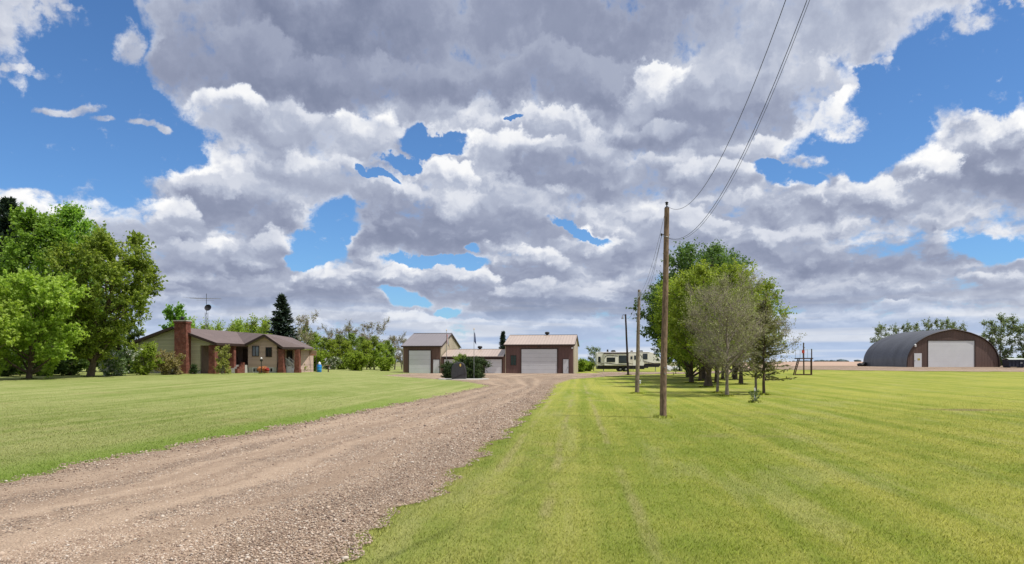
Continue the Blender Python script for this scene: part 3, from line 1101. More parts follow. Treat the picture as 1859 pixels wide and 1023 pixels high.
class Wood:
    def __init__(s):
        s.V = []
        s.Q = []
        s.T = []
        s.n = 0

    def tube(s, P, r, k=6):
        P = np.asarray(P, float)
        m = len(P)
        d = unit(np.gradient(P, axis=0))
        ref = np.array([1.0, 0.13, 0.2])
        u = unit(np.cross(d, ref))
        w = np.cross(d, u)
        a = np.arange(k) / k * 2 * np.pi
        ring = P[:, None] + (u[:, None] * np.cos(a)[None, :, None] + w[:, None] * np.sin(a)[None, :, None]) * np.asarray(r)[:, None, None]
        i = np.arange(m - 1)[:, None] * k
        j = np.arange(k)[None]
        j2 = (j + 1) % k
        s.V.append(ring.reshape(-1, 3))
        s.Q.append(np.stack([i + j, i + j2, i + k + j2, i + k + j], -1).reshape(-1, 4) + s.n)
        s.n += m * k

    def twigs(s, A, B, w):
        """thin three sided spikes"""
        A, B = np.asarray(A), np.asarray(B)
        n = len(A)
        d = unit(B - A)
        u = unit(np.cross(d, [0.3, 0.2, 1.0])) * w
        v = np.cross(d, u)
        V = np.stack([A + u, A - 0.5 * u + 0.87 * v, A - 0.5 * u - 0.87 * v, B], 1)
        b = np.arange(n)[:, None] * 4 + s.n
        s.V.append(V.reshape(-1, 3))
        s.T.append(np.concatenate([b + [0, 1, 3], b + [1, 2, 3], b + [2, 0, 3]], 0))
        s.n += 4 * n

    def mesh(s, name, m):
        F = []
        if s.Q:
            F.append(np.concatenate(s.Q))
        if s.T:
            F.append(np.concatenate(s.T))
        return np_mesh(name, np.concatenate(s.V), F, m, smooth=True)


def leaves_mesh(name, C, N, size, var, m, r, long=1.0, D=None):
    """diamond leaves, centre C, normal N"""
    n = len(C)
    N = unit(N)
    if D is None:
        D = r.normal(0, 1, (n, 3))
    u = unit(np.cross(N, D))
    v = np.cross(N, u)
    size = np.asarray(size)[:, None]
    a = v * size * long
    b = u * size * 0.6
    bend = N * size * 0.15
    V = np.stack([C - a, C + b - bend, C + a, C - b - bend], 1).reshape(-1, 3)
    Q = np.arange(4 * n).reshape(-1, 4)
    return np_mesh(name, V, [Q], m, var=np.repeat(var, 4))


SHAPES = {
    'round': lambda t: np.sqrt(np.clip(1 - (2 * t - 0.85) ** 2 / 1.33, 0.05, 1)),
    'poplar': lambda t: np.clip(0.55 + 1.1 * t - 1.65 * t ** 3, 0.12, 1),
    'vase': lambda t: np.clip(0.35 + 1.5 * t - 1.25 * t ** 3, 0.1, 1),
    'cone': lambda t: np.clip(1.05 - t, 0.05, 1),
    'oval': lambda t: np.sqrt(np.clip(1 - (2 * t - 1) ** 2, 0.06, 1)),
}


def make_tree(seed, h, cr, base=0.25, shape='round', trunk_r=0.16, limbs=14, sub=6, per=70, cl_r=0.45, leaf=0.11, m=None, wood=None,
              lean=(0, 0), wob=0.06, stems=1, bare=0.0, twig=0, rise=(0.5, 1.0), flat=0.75, twig_w=0.010, bigvar=0.35):
    r = np.random.default_rng(seed)
    W_ = Wood()
    fsh = SHAPES[shape]
    CC, CO, TA, TB = [], [], [], []
    gold = 2.39996
    for st_ in range(stems):
        k = 9
        tz = np.linspace(0, 1, k)
        off = np.cumsum(r.normal(0, wob * h / k, (k, 2)), 0) * (tz[:, None] ** 0.5)
        sa = r.uniform(0, 6.28)
        spread = 0 if stems == 1 else cr * 0.45
        P = np.stack([lean[0] * tz + off[:, 0] + spread * np.cos(sa + st_ * 6.28 / stems) * tz ** 1.3 + (0.12 * math.cos(st_ * 2.1) if stems > 1 else 0),
                      lean[1] * tz + off[:, 1] + spread * np.sin(sa + st_ * 6.28 / stems) * tz ** 1.3 + (0.12 * math.sin(st_ * 2.1) if stems > 1 else 0),
                      tz * h * 0.94 - 0.15], -1)
        tr = trunk_r / (1 if stems == 1 else stems ** 0.4)
        rad = tr * (1.0 - 0.88 * tz ** 0.9)
        rad[0] *= 1.35
        W_.tube(P, rad, 8)
        nl = max(4, limbs // stems)
        for i in range(nl):
            t = base + (0.97 - base) * ((i + r.random() * 0.8) / nl)
            t0 = max(0.08, t - r.uniform(0.06, 0.2) * (1 - 0.3 * t))
            o = np.array([np.interp(t0, tz, P[:, c]) for c in range(3)])
            az = gold * i + r.normal(0, 0.35) + sa
            ts = (t - base) / (1 - base)
            e = cr * float(fsh(np.array(ts))) * r.uniform(0.62, 1.12) * (0.8 if stems > 1 else 1)
            tip = np.array([P[-1, 0] * ts * 0.8 + e * math.cos(az), P[-1, 1] * ts * 0.8 + e * math.sin(az), 0]) if stems == 1 else \
                o * np.array([1, 1, 0]) + np.array([e * math.cos(az), e * math.sin(az), 0])
            tip[2] = min(h * 0.99, o[2] + (t - t0) * h * r.uniform(*rise) + e * r.uniform(0.2, 0.6))
            kk = 6
            q = np.linspace(0, 1, kk)[:, None]
            mid = (o + tip) / 2 + np.array([0, 0, -0.08 * e]) + r.normal(0, 0.07 * e, 3)
            L = (1 - q) ** 2 * o + 2 * q * (1 - q) * mid + q ** 2 * tip
            lr = np.interp(t0, tz, rad) * 0.55
            W_.tube(L, lr * (1 - 0.85 * q[:, 0]), 5)
            ln = np.linalg.norm(tip - o)
            for j in range(sub):
                s0 = r.uniform(0.3, 1.0) if j else 1.0
                a0 = (1 - s0) ** 2 * o + 2 * s0 * (1 - s0) * mid + s0 ** 2 * tip
                dr = unit(tip - o) * 0.6 + unit(r.normal(0, 1, 3)) * 0.8 + np.array([0, 0, 0.25])
                b0 = a0 + unit(dr) * ln * r.uniform(0.18, 0.42) * (1.15 - 0.5 * s0) if j else a0 + unit(tip - o) * 0.1
                b0[2] = max(b0[2], base * h * 0.6)
                TA.append(a0)
                TB.append(b0)
                CC.append(b0)
                CO.append(o)
                if j % 2 == 0:
                    CC.append((a0 + b0) / 2)
                    CO.append(o)
    CC = np.array(CC)
    CO = np.array(CO)
    TA = np.array(TA)
    TB = np.array(TB)
    W_.twigs(TA, TB, max(0.008, trunk_r * 0.09) * 1.3)
    if twig:
        n = len(CC) * twig
        idx = r.integers(0, len(CC), n)
        A = CC[idx] + r.normal(0, cl_r * 0.25, (n, 3))
        dr = unit(CC[idx] - CO[idx]) * 0.7 + unit(r.normal(0, 1, (n, 3))) * 0.8 + [0, 0, 0.35]
        B = A + unit(dr) * (cl_r * r.uniform(0.6, 1.9, (n, 1)))
        W_.twigs(A, B, twig_w)
    wm = W_.mesh('trunk', wood)
    keep = r.random(len(CC)) >= bare
    Ck = CC[keep]
    Ok = CO[keep]
    if len(Ck) == 0 or per == 0:
        return wm, None
    pc = np.maximum(4, (per * r.uniform(0.4, 1.6, len(Ck))).astype(int))
    idx = np.repeat(np.arange(len(Ck)), pc)
    n = len(idx)
    g3 = unit(r.normal(0, 1, (n, 3))) * (r.random((n, 1)) ** 0.45)
    rr = (cl_r * r.uniform(0.55, 1.35, len(Ck)))[idx][:, None]
    # each cluster is a few sprigs pointing outwards and up
    ns = 5
    sd_ = unit(unit(Ck - Ok)[:, None, :] * 0.55 + r.normal(0, 0.75, (len(Ck), ns, 3)) + [0, 0, 0.35])
    sp_ = sd_[idx, r.integers(0, ns, n)]
    q_ = r.random((n, 1))
    C = Ck[idx] + sp_ * rr * (q_ * 2.1 - 0.35) + g3 * rr * 0.42 * (1.15 - 0.6 * q_) * [1, 1, flat]
    C[:, 2] = np.maximum(C[:, 2], 0.03)
    N = g3 * 0.8 + r.normal(0, 0.6, (n, 3)) + [0, 0, 0.45]
    cv = r.random(len(Ck))
    var = np.clip(cv[idx] * bigvar + r.random(n) * (1 - bigvar), 0, 1)
    lm = leaves_mesh('crown', C, N, leaf * r.uniform(0.6, 1.3, n), var, m, r)
    return wm, lm


def make_conifer(seed, h, cr, base=0.06, m=None, wood=None, trunk_r=0.16, step=0.28, per=9, needle=0.22, droop=0.15, spray=10, ragged=0.2, power=1.0, sky=0.0):
    r = np.random.default_rng(seed)
    W_ = Wood()
    tz = np.linspace(0, 1, 8)
    P = np.stack([np.cumsum(r.normal(0, 0.006 * h, 8)), np.cumsum(r.normal(0, 0.006 * h, 8)), tz * h - 0.1], -1)
    P[:, :2] -= P[0, :2]
    W_.tube(P, trunk_r * (1.03 - tz), 8)
    C, N, D, V = [], [], [], []
    z = base * h
    A_, B_ = [], []
    while z < h * 0.985:
        t = z / h
        e0 = cr * (1 - t) ** power * 1.02 + 0.05
        for b in range(per):
            if r.random() < sky:
                continue
            az = r.uniform(0, 6.28)
            e = e0 * r.uniform(1 - ragged * 1.6, 1 + ragged * 0.6)
            o = np.array([np.interp(t, tz, P[:, 0]), np.interp(t, tz, P[:, 1]), z + r.normal(0, step * 0.3)])
            dr = np.array([math.cos(az), math.sin(az), -droop + 0.55 * t + r.normal(0, 0.08)])
            tip = o + dr * e
            mid = (o + tip) / 2 - np.array([0, 0, droop * e * 0.35])
            A_.append(o)
            B_.append(tip)
            k = max(3, int(spray * e / cr) + 2)
            q = np.linspace(0.15, 1.0, k) + r.normal(0, 0.02, k)
            c = ((1 - q) ** 2)[:, None] * o + (2 * q * (1 - q))[:, None] * mid + (q ** 2)[:, None] * tip
            for rep in range(3):
                side = r.normal(0, 0.5, (k, 3)) * [1, 1, 0.5]
                d = unit(dr + side)
                wdt = needle * (1.15 - 0.55 * q) * r.uniform(0.7, 1.3, k)
                C.append(c + d * wdt[:, None] * 0.55 + r.normal(0, 0.03, (k, 3)))
                D.append(d)
                nn = r.normal(0, 0.45, (k, 3)) + [0, 0, 1.0]
                N.append(nn)
                V.append(np.clip(r.random(k) * 0.7 + 0.3 * q, 0, 1))
        z += step * (1.15 - 0.5 * t)
    W_.twigs(np.array(A_), np.array(B_), 0.02)
    wm = W_.mesh('trunk', wood)
    C = np.concatenate(C)
    N = np.concatenate(N)
    D = np.concatenate(D)
    V = np.concatenate(V)
    n = len(C)
    # leaf long axis runs along D
    u = unit(np.cross(N, D))
    lm_D = u
    nrm = unit(np.cross(D, u))
    sz = needle * r.uniform(0.7, 1.3, n)
    a = unit(D) * sz[:, None]
    bb = u * sz[:, None] * 0.34
    Vt = np.stack([C - a, C + bb, C + a, C - bb], 1).reshape(-1, 3)
    lm = np_mesh('crown', Vt, [np.arange(4 * n).reshape(-1, 4)], m, var=np.repeat(V, 4))
    return wm, lm


def plant_tree(name, meshes, loc, label, cat='tree', group=None, rz=0.0, scale=1.0, names=('trunk', 'crown')):
    o = thing(name, loc, label, cat, group, rz)
    if scale != 1.0:
        o.scale = (scale,) * 3 if not isinstance(scale, tuple) else scale
    for nm, me in zip(names, meshes):
        if me is not None:
            np_obj(nm, me, o)
    return o


LM = {
    'poplar': leaf_mat('poplar_leaf', (0.11, 0.21, 0.035), (0.21, 0.38, 0.06), (0.38, 0.56, 0.15), 0.52),
    'maple': leaf_mat('maple_leaf', (0.17, 0.27, 0.04), (0.32, 0.46, 0.07), (0.50, 0.62, 0.17), 0.48),
    'elm': leaf_mat('elm_leaf', (0.10, 0.17, 0.03), (0.22, 0.31, 0.05), (0.42, 0.49, 0.13), 0.5),
    'dark': leaf_mat('dark_leaf', (0.05, 0.095, 0.03), (0.105, 0.175, 0.05), (0.19, 0.28, 0.09), 0.42),
    'willow': leaf_mat('willow_leaf', (0.14, 0.21, 0.025), (0.26, 0.35, 0.045), (0.40, 0.46, 0.10), 0.45),
    'grey': leaf_mat('grey_bud', (0.17, 0.17, 0.07), (0.27, 0.28, 0.11), (0.38, 0.38, 0.17), 0.25, (1, 1, 1)),
    'spruce': leaf_mat('spruce_needle', (0.022, 0.040, 0.034), (0.045, 0.075, 0.060), (0.10, 0.14, 0.105), 0.08),
    'pine': leaf_mat('pine_needle', (0.08, 0.095, 0.04), (0.16, 0.17, 0.07), (0.28, 0.27, 0.13), 0.2),
    'juniper': leaf_mat('juniper_leaf', (0.02, 0.04, 0.016), (0.045, 0.08, 0.025), (0.13, 0.18, 0.05), 0.15),
    'tan': leaf_mat('tan_leaf', (0.16, 0.13, 0.045), (0.27, 0.22, 0.085), (0.38, 0.32, 0.15), 0.3),
    'yellow': leaf_mat('yellow_leaf', (0.17, 0.19, 0.04), (0.32, 0.34, 0.085), (0.48, 0.48, 0.17), 0.35),
    'blossom': leaf_mat('blossom', (0.10, 0.17, 0.04), (0.19, 0.27, 0.09), (0.95, 0.9, 0.9), 0.3, (1, 1, 1)),
    'belt': leaf_mat('belt_leaf', (0.095, 0.14, 0.036), (0.19, 0.26, 0.06), (0.32, 0.38, 0.11), 0.46),
    'silver': leaf_mat('silver_leaf', (0.085, 0.125, 0.065), (0.165, 0.22, 0.115), (0.27, 0.33, 0.19), 0.4),
}
BK, GB = M['bark'], M['grey_bark']

# --- grove left of the house
def at(px, Y, dz=0.0):
    p = G_at(px, Y)
    return (p.x, p.y, p.z - 0.03 + dz)


plant_tree('spruce_tree', make_conifer(11, 19.4, 5.0, 0.08, LM['spruce'], BK, 0.28, 0.42, 12, 0.45, 0.2, 12, 0.35, 0.75), at(12, 82),
           'very tall dark spruce at the far left edge of the grove, rising above the poplars')
plant_tree('poplar_tree', make_tree(21, 18.5, 3.9, 0.05, 'poplar', 0.27, 46, 7, 80, 0.70, 0.15, LM['poplar'], BK, wob=0.05, flat=1.0), at(62, 76),
           'tall bright green poplar right of the dark spruce, left of the other tall one')
plant_tree('poplar_tree', make_tree(22, 19.2, 3.7, 0.05, 'poplar', 0.27, 46, 7, 80, 0.70, 0.15, LM['poplar'], BK, wob=0.05, flat=1.0), at(128, 79),
           'tall bright green poplar behind the yellow green maple, right of the two tallest green trees')
plant_tree('elm_tree', make_tree(23, 13.4, 4.3, 0.16, 'oval', 0.30, 40, 8, 95, 0.66, 0.14, LM['elm'], BK, lean=(2.9, 0.3), wob=0.07), at(163, 68),
           'olive green elm with a thick dark leaning trunk at the right end of the grove')
plant_tree('maple_tree', make_tree(24, 8.8, 4.0, 0.12, 'round', 0.22, 34, 8, 115, 0.62, 0.13, LM['maple'], BK, lean=(1.0, -0.3)), at(52, 62),
           'rounded yellow green maple standing low in front of the tall poplars')
plant_tree('maple_tree', make_tree(25, 7.4, 2.6, 0.25, 'round', 0.2, 16, 7, 110, 0.5, 0.14, LM['maple'], BK), at(-36, 57),
           'yellow green maple cut off by the left edge of the photo')
pm = make_tree(26, 12.0, 4.0, 0.06, 'oval', 0.24, 26, 7, 90, 0.85, 0.22, LM['dark'], BK)
first = plant_tree('shade_tree', pm, at(20, 92), 'dark green tree deep in the grove behind the leftmost maple', group='dark trees deep in the grove')
for px, Y, s, lab in ((92, 90, 1.02, 'dark green tree deep in the grove between the two tall poplars'),
                      (160, 95, 0.9, 'dark green tree deep in the grove behind the leaning elm trunk'),
                      (215, 93, 0.55, 'low dark green tree showing under the right side of the elm crown'),
                      (-50, 88, 0.95, 'dark green tree at the leftmost edge deep in the grove')):
    dup(first, at(px, Y), lab, rz=px, scale=s, group='dark trees deep in the grove')
sh = make_tree(31, 2.4, 1.9, 0.02, 'oval', 0.06, 16, 6, 70, 0.42, 0.12, LM['dark'], BK, stems=3)
s0 = plant_tree('shrub', sh, at(15, 70), 'dark leafy shrub under the grove by the left edge', 'shrub', 'dark shrubs under the grove', names=('stems', 'foliage'))
for px, Y, s, lab in ((88, 72, 1.05, 'dark leafy shrub under the grove right of the maple trunk'), (128, 74, 0.95, 'dark leafy shrub under the grove left of the elm trunk'),
                      (-20, 74, 1.3, 'dark leafy shrub under the grove at the very edge of the view'), (230, 80, 1.0, 'dark leafy shrub behind the white blossoming bush')):
    dup(s0, at(px, Y), lab, rz=px * 2.0, scale=s)
plant_tree('flowering_shrub', make_tree(32, 2.3, 1.9, 0.05, 'oval', 0.06, 14, 6, 60, 0.36, 0.10, LM['blossom'], BK, stems=3), at(207, 71),
           'low bush covered in white blossom right of the elm trunk', 'shrub', names=('stems', 'foliage'))
plant_tree('shrub', make_tree(33, 3.3, 1.35, 0.05, 'oval', 0.05, 22, 6, 55, 0.34, 0.085, LM['willow'], GB, stems=4, twig=2), at(262, 74),
           'tall loose light green shrub at the left corner of the house', 'shrub', names=('stems', 'foliage'))
plant_tree('shrub', make_tree(34, 2.15, 1.75, 0.02, 'round', 0.05, 30, 6, 50, 0.26, 0.07, LM['tan'], GB, stems=5, twig=4), at(306, 75.5),
           'rounded tan and pink budding shrub in front of the brick chimney', 'shrub', names=('stems', 'foliage'))
plant_tree('shrub', make_tree(35, 3.3, 0.85, 0.05, 'cone', 0.05, 26, 5, 34, 0.20, 0.065, LM['yellow'], GB, stems=3, twig=2), at(404, 78),
           'narrow pale yellow shrub between the two brick porch posts', 'shrub', names=('stems', 'foliage'))
plant_tree('shrub', make_tree(36, 1.2, 0.45, 0.05, 'cone', 0.03, 12, 4, 30, 0.16, 0.06, LM['juniper'], BK), at(352, 78.6),
           'small dark evergreen against the house wall right of the chimney', 'shrub', names=('stems', 'foliage'))

# --- behind the house
plant_tree('poplar_tree', make_tree(41, 9.8, 1.9, 0.2, 'poplar', 0.15, 20, 6, 90, 0.5, 0.15, LM['poplar'], BK), at(322, 106),
           'bright green tree rising behind the chimney')
wb = make_tree(42, 8.2, 3.2, 0.1, 'oval', 0.14, 24, 7, 34, 0.7, 0.14, LM['willow'], GB, stems=3, twig=3, rise=(0.7, 1.2))
wl = 'yellow green willows in the belt behind the house'
w0 = plant_tree('willow_tree', wb, at(352, 128), 'yellow green willow just right of the chimney, behind the ridge', group=wl)
for px, Y, s, lab in ((385, 132, 0.92, 'yellow green willow behind the roof directly right of the antenna tower'),
                      (412, 136, 1.0, 'yellow green willow behind the middle of the house roof'),
                      (440, 130, 1.0, 'yellow green willow behind the roof valley'),
                      (466, 132, 1.06, 'yellow green willow behind the roof, second to the left of the tall spruce'),
                      (490, 130, 0.98, 'yellow green willow directly left of the tall spruce')):
    dup(w0, at(px, Y), lab, rz=px * 1.3, scale=s)
plant_tree('spruce_tree', make_conifer(43, 11.6, 3.3, 0.04, LM['spruce'], BK, 0.2, 0.30, 13, 0.34, 0.28, 12, 0.32, 0.8), at(513, 114),
           'tall dense blue green spruce rising behind the porch end of the house')
bare_a = make_tree(44, 9.4, 3.0, 0.22, 'vase', 0.14, 20, 7, 10, 0.5, 0.12, LM['grey'], GB, stems=2, twig=7, twig_w=0.022, rise=(0.8, 1.3))
b0 = plant_tree('bare_tree', bare_a, at(545, 122), 'nearly bare grey tree directly right of the tall spruce', group='nearly bare trees of the shelterbelt')
belt_a = make_tree(45, 8.0, 1.7, 0.12, 'poplar', 0.12, 22, 6, 34, 0.5, 0.13, LM['belt'], BK, stems=2, twig=1)
belt_b = make_tree(46, 7.4, 1.4, 0.12, 'poplar', 0.10, 20, 6, 30, 0.45, 0.13, LM['willow'], BK, stems=1, twig=2)
bg = 'leafy trees of the shelterbelt between the house and the workshop'
e0 = plant_tree('belt_tree', belt_a, at(552, 132), 'leafy belt tree half hidden by the right end of the house roof', group=bg)
f0 = plant_tree('belt_tree', belt_b, at(571, 140), 'light green belt tree right of the house, behind the round green shrub', group=bg)
BELT = [(588, 142, 1.02, 0, 'leafy belt tree behind the wooden rail right of the house'),
        (603, 137, 1.08, 1, 'bright yellow green belt tree, leftmost of the dense clump in the belt'),
        (616, 143, 1.15, 0, 'dark leafy belt tree left of the two tall bare tops'),
        (629, 138, 1.05, 1, 'slim light belt tree beneath the left bare top'),
        (641, 141, 1.2, 0, 'dense belt tree standing over the big round bush'),
        (654, 145, 1.1, 0, 'dark belt tree in the middle of the belt between the bare tops'),
        (666, 138, 1.08, 1, 'slim light belt tree left of the tallest bare top'),
        (679, 142, 1.12, 0, 'dense belt tree beneath the tallest bare top'),
        (691, 138, 1.0, 1, 'light belt tree above the small dark bush near the workshop'),
        (703, 144, 1.0, 0, 'leafy belt tree second from the workshop end')]
for px, Y, s, k, lab in BELT:
    dup(f0 if k else e0, at(px, Y), lab, rz=px * 1.7, scale=(s * 0.92, s * 0.92, s * 0.74))
for px, Y, s, lab in ((566, 150, 0.85, 'thin bare tree above the green shrub right of the house'), (590, 152, 0.85, 'thin bare tree behind the leftmost belt trees'),
                      (614, 150, 1.05, 'tall bare top, left one of the pair over the belt'), (634, 152, 1.15, 'tall bare top, right one of the pair over the belt'),
                      (672, 148, 1.22, 'tallest bare tree standing above the belt'), (700, 152, 0.8, 'bare tree at the right end of the belt'),
                      (716, 150, 0.9, 'bare grey tree close to the left wall of the workshop'), (730, 156, 0.85, 'bare grey tree touching the workshop roof corner'),
                      (655, 154, 0.95, 'bare tree between the pair of tops and the tallest top')):
    dup(b0, at(px, Y), lab, rz=px * 0.7, scale=s * 0.86)
bush = make_tree(47, 2.7, 1.9, 0.02, 'oval', 0.05, 20, 6, 70, 0.42, 0.13, LM['willow'], BK, stems=3)
u0 = plant_tree('shrub', bush, at(645, 118), 'big round bright green bush in front of the belt', 'shrub', 'round green bushes on the back lawn', names=('stems', 'foliage'))
for px, Y, s, lab in ((698, 126, 0.8, 'smaller round green bush in front of the belt near the workshop'), (559, 99, 1.05, 'round green bush at the right end of the house'),
                      (620, 130, 0.7, 'low green bush in the belt shade left of the big round bush'), (1053, 128, 0.75, 'round green bush beside the right wall of the workshop'),
                      (1067, 138, 0.6, 'low green bush at the rear of the white camper trailer')):
    dup(u0, at(px, Y), lab, rz=px, scale=s)
hs = make_tree(48, 1.0, 0.75, 0.02, 'round', 0.03, 10, 5, 40, 0.22, 0.08, LM['elm'], BK, stems=2)
plant_tree('shrub', hs, at(549, 92), 'low olive shrub at the foot of the end porch post', 'shrub', names=('stems', 'foliage'))
plant_tree('flowering_shrub', make_tree(49, 1.9, 2.0, 0.05, 'oval', 0.06, 14, 5, 60, 0.36, 0.14, LM['blossom'], BK, stems=3), at(600, 126),
           'low white blossoming bush at the foot of the belt', 'shrub', names=('stems', 'foliage'))

# --- around the workshop
plant_tree('spruce_tree', make_conifer(51, 7.2, 1.5, 0.04, LM['spruce'], BK, 0.12, 0.24, 11, 0.24, 0.2, 9), at(913.5, 133),
           'narrow dark spruce rising behind the low middle of the workshop')
plant_tree('birch_tree', make_tree(52, 5.0, 1.3, 0.25, 'oval', 0.07, 18, 5, 22, 0.3, 0.09, LM['silver'], GB, twig=4), at(1078, 140),
           'small thin pale tree at the rear end of the camper trailer')
plant_tree('spruce_tree', make_conifer(53, 1.9, 0.9, 0.02, LM['spruce'], BK, 0.05, 0.16, 9, 0.16, 0.1, 7), at(1233, 140),
           'tiny dark spruce beyond the front of the camper trailer')
jn = make_tree(54, 2.25, 1.55, 0.0, 'round', 0.05, 46, 6, 90, 0.26, 0.055, LM['juniper'], BK, stems=3, rise=(0.2, 0.7))
plant_tree('juniper_shrub', jn, at(859, 77.5), 'big rounded dark juniper right of the memorial stone', 'shrub', names=('stems', 'foliage'))
jn2 = make_tree(55, 1.9, 1.0, 0.0, 'round', 0.04, 34, 6, 80, 0.24, 0.055, LM['juniper'], BK, stems=3, rise=(0.2, 0.7))
plant_tree('juniper_shrub', jn2, at(820, 77.8), 'smaller dark juniper left of the memorial stone', 'shrub', names=('stems', 'foliage'))
plant_tree('shrub', make_tree(56, 2.9, 0.7, 0.3, 'oval', 0.03, 14, 5, 30, 0.2, 0.06, LM['elm'], GB, twig=2), at(836, 78.6),
           'thin olive shrub showing above the memorial stone', 'shrub', names=('stems', 'foliage'))

# --- clump in the right lawn
dk = make_tree(93, 13.9, 4.7, 0.22, 'round', 0.28, 84, 8, 46, 0.66, 0.115, LM['dark'], BK, wob=0.02)
plant_tree('poplar_tree', dk, at(1276, 76), 'tallest dark green poplar at the top of the clump in the right lawn')
plant_tree('poplar_tree', make_tree(62, 11.6, 4.7, 0.13, 'round', 0.26, 60, 8, 75, 0.70, 0.14, LM['dark'], BK, lean=(-1.2, 0)), at(1250, 88),
           'dark green poplar on the left side of the clump, hanging over the camper trailer')
plant_tree('poplar_tree', make_tree(63, 10.0, 3.8, 0.24, 'round', 0.22, 50, 7, 42, 0.55, 0.12, LM['dark'], BK, lean=(1.0, 0)), at(1334, 74),
           'dark green poplar on the right shoulder of the clump, behind the grey trees')
plant_tree('willow_tree', make_tree(64, 9.0, 3.7, 0.24, 'round', 0.30, 44, 8, 74, 0.45, 0.075, LM['willow'], BK, stems=2, twig=2), at(1285, 54),
           'yellow green willow with the thickest trunk in the clump')
plant_tree('willow_tree', make_tree(65, 8.6, 3.1, 0.28, 'round', 0.17, 34, 8, 66, 0.44, 0.075, LM['willow'], BK, stems=1, twig=2), at(1345, 59),
           'yellow green willow on the right of the clump above the straight dark trunk')
plant_tree('willow_tree', make_tree(66, 9.2, 3.5, 0.2, 'round', 0.2, 40, 8, 74, 0.48, 0.08, LM['willow'], BK, stems=1, twig=1), at(1255, 64),
           'yellow green willow on the left of the clump right behind the tall utility pole')
gk = dict(m=LM['grey'], wood=GB)
plant_tree('bare_tree', make_tree(67, 6.7, 2.1, 0.27, 'oval', 0.10, 40, 8, 24, 0.40, 0.038, twig=5, twig_w=0.007, **gk), at(1320, 39.5),
           'grey half bare tree nearest the camera in the middle of the clump')
plant_tree('bare_tree', make_tree(68, 6.4, 1.8, 0.29, 'oval', 0.085, 32, 8, 22, 0.40, 0.038, twig=5, twig_w=0.007, **gk), at(1302, 43.5),
           'grey half bare tree just left of the nearest one in the clump')
plant_tree('bare_tree', make_tree(69, 5.0, 1.9, 0.30, 'oval', 0.09, 32, 8, 26, 0.38, 0.040, twig=5, twig_w=0.007, **gk), at(1371, 44.5),
           'lower grey half bare tree at the right of the clump, left of the pine')
plant_tree('pine_tree', make_conifer(70, 5.3, 1.5, 0.17, LM['pine'], BK, 0.09, 0.20, 7, 0.11, 0.05, 14, 0.45, 0.55, 0.25), at(1387, 41.3),
           'ragged olive pine at the right end of the clump')
fm = make_tree(71, 8.5, 3.0, 0.30, 'oval', 0.15, 26, 7, 70, 0.6, 0.13, LM['dark'], BK)
g0 = plant_tree('poplar_tree', fm, at(1312, 75), 'thin dark trunked tree deep in the clump behind the nearest grey trees', group='dark trees inside the clump')
for px, Y, s, lab in ((1271, 70, 0.95, 'dark trunked tree inside the clump just right of the tall utility pole'),
                      (1331, 82, 1.0, 'dark trunked tree at the back of the clump between the two right willows'),
                      (1300, 64, 0.9, 'dark trunked tree in the middle of the clump behind the thick willow trunk'),
                      (1253, 97, 1.1, 'dark trunked tree farthest back on the left side of the clump')):
    dup(g0, at(px, Y), lab, rz=px, scale=s)
plant_tree('sapling', make_tree(72, 0.75, 0.16, 0.2, 'oval', 0.012, 9, 4, 9, 0.07, 0.035, LM['silver'], GB), at(1371, 33.4),
           'small silvery sapling on the open lawn in front of the clump', 'sapling', names=('stem', 'foliage'))

# --- beyond the arched barn
rp = make_tree(81, 9.6, 2.0, 0.25, 'oval', 0.12, 22, 6, 20, 0.45, 0.13, LM['silver'], BK, twig=2)
rl = 'row of poplars behind the arched barn'
r0 = plant_tree('poplar_tree', rp, at(1600, 168), 'poplar at the left end of the row behind the arched barn', group=rl)
for px, Y, s, lab in ((1630, 170, 1.0, 'poplar second from the left in the row behind the arched barn'), (1655, 168, 1.04, 'poplar third from the left in the row behind the arched barn'),
                      (1690, 170, 1.14, 'taller poplar over the left half of the arched barn roof'), (1717, 170, 1.14, 'taller poplar over the peak of the arched barn roof'),
                      (1741, 172, 1.04, 'poplar at the right end of the row, right of the barn peak')):
    dup(r0, at(px, Y), lab, rz=px * 2.3, scale=s)
plant_tree('poplar_tree', make_tree(82, 9.4, 2.8, 0.14, 'oval', 0.15, 28, 7, 28, 0.5, 0.13, LM['silver'], BK, twig=2), at(1815, 133),
           'silvery green poplar right of the arched barn above the dark bin')
plant_tree('poplar_tree', make_tree(83, 9.2, 2.6, 0.14, 'oval', 0.15, 26, 7, 28, 0.5, 0.13, LM['silver'], BK, twig=2), at(1872, 131),
           'silvery green poplar cut off by the right edge of the photo')
plant_tree('spruce_tree', make_conifer(84, 5.2, 1.8, 0.02, LM['spruce'], BK, 0.12, 0.3, 9, 0.28, 0.2, 9), at(1800, 138),
           'low dark spruce behind the right end of the arched barn')
hd = make_tree(85, 1.5, 1.6, 0.0, 'oval', 0.04, 12, 5, 50, 0.34, 0.13, LM['dark'], BK, stems=3)
h0 = plant_tree('shrub', hd, at(1822, 140), 'low green shrub behind the dark bin', 'shrub', 'low shrubs behind the dark bin', names=('stems', 'foliage'))
for px, lab in ((1846, 'low green shrub behind the right end of the dark bin'), (1866, 'low green shrub at the right edge of the photo beyond the bin')):
    dup(h0, at(px, 142), lab, rz=px)

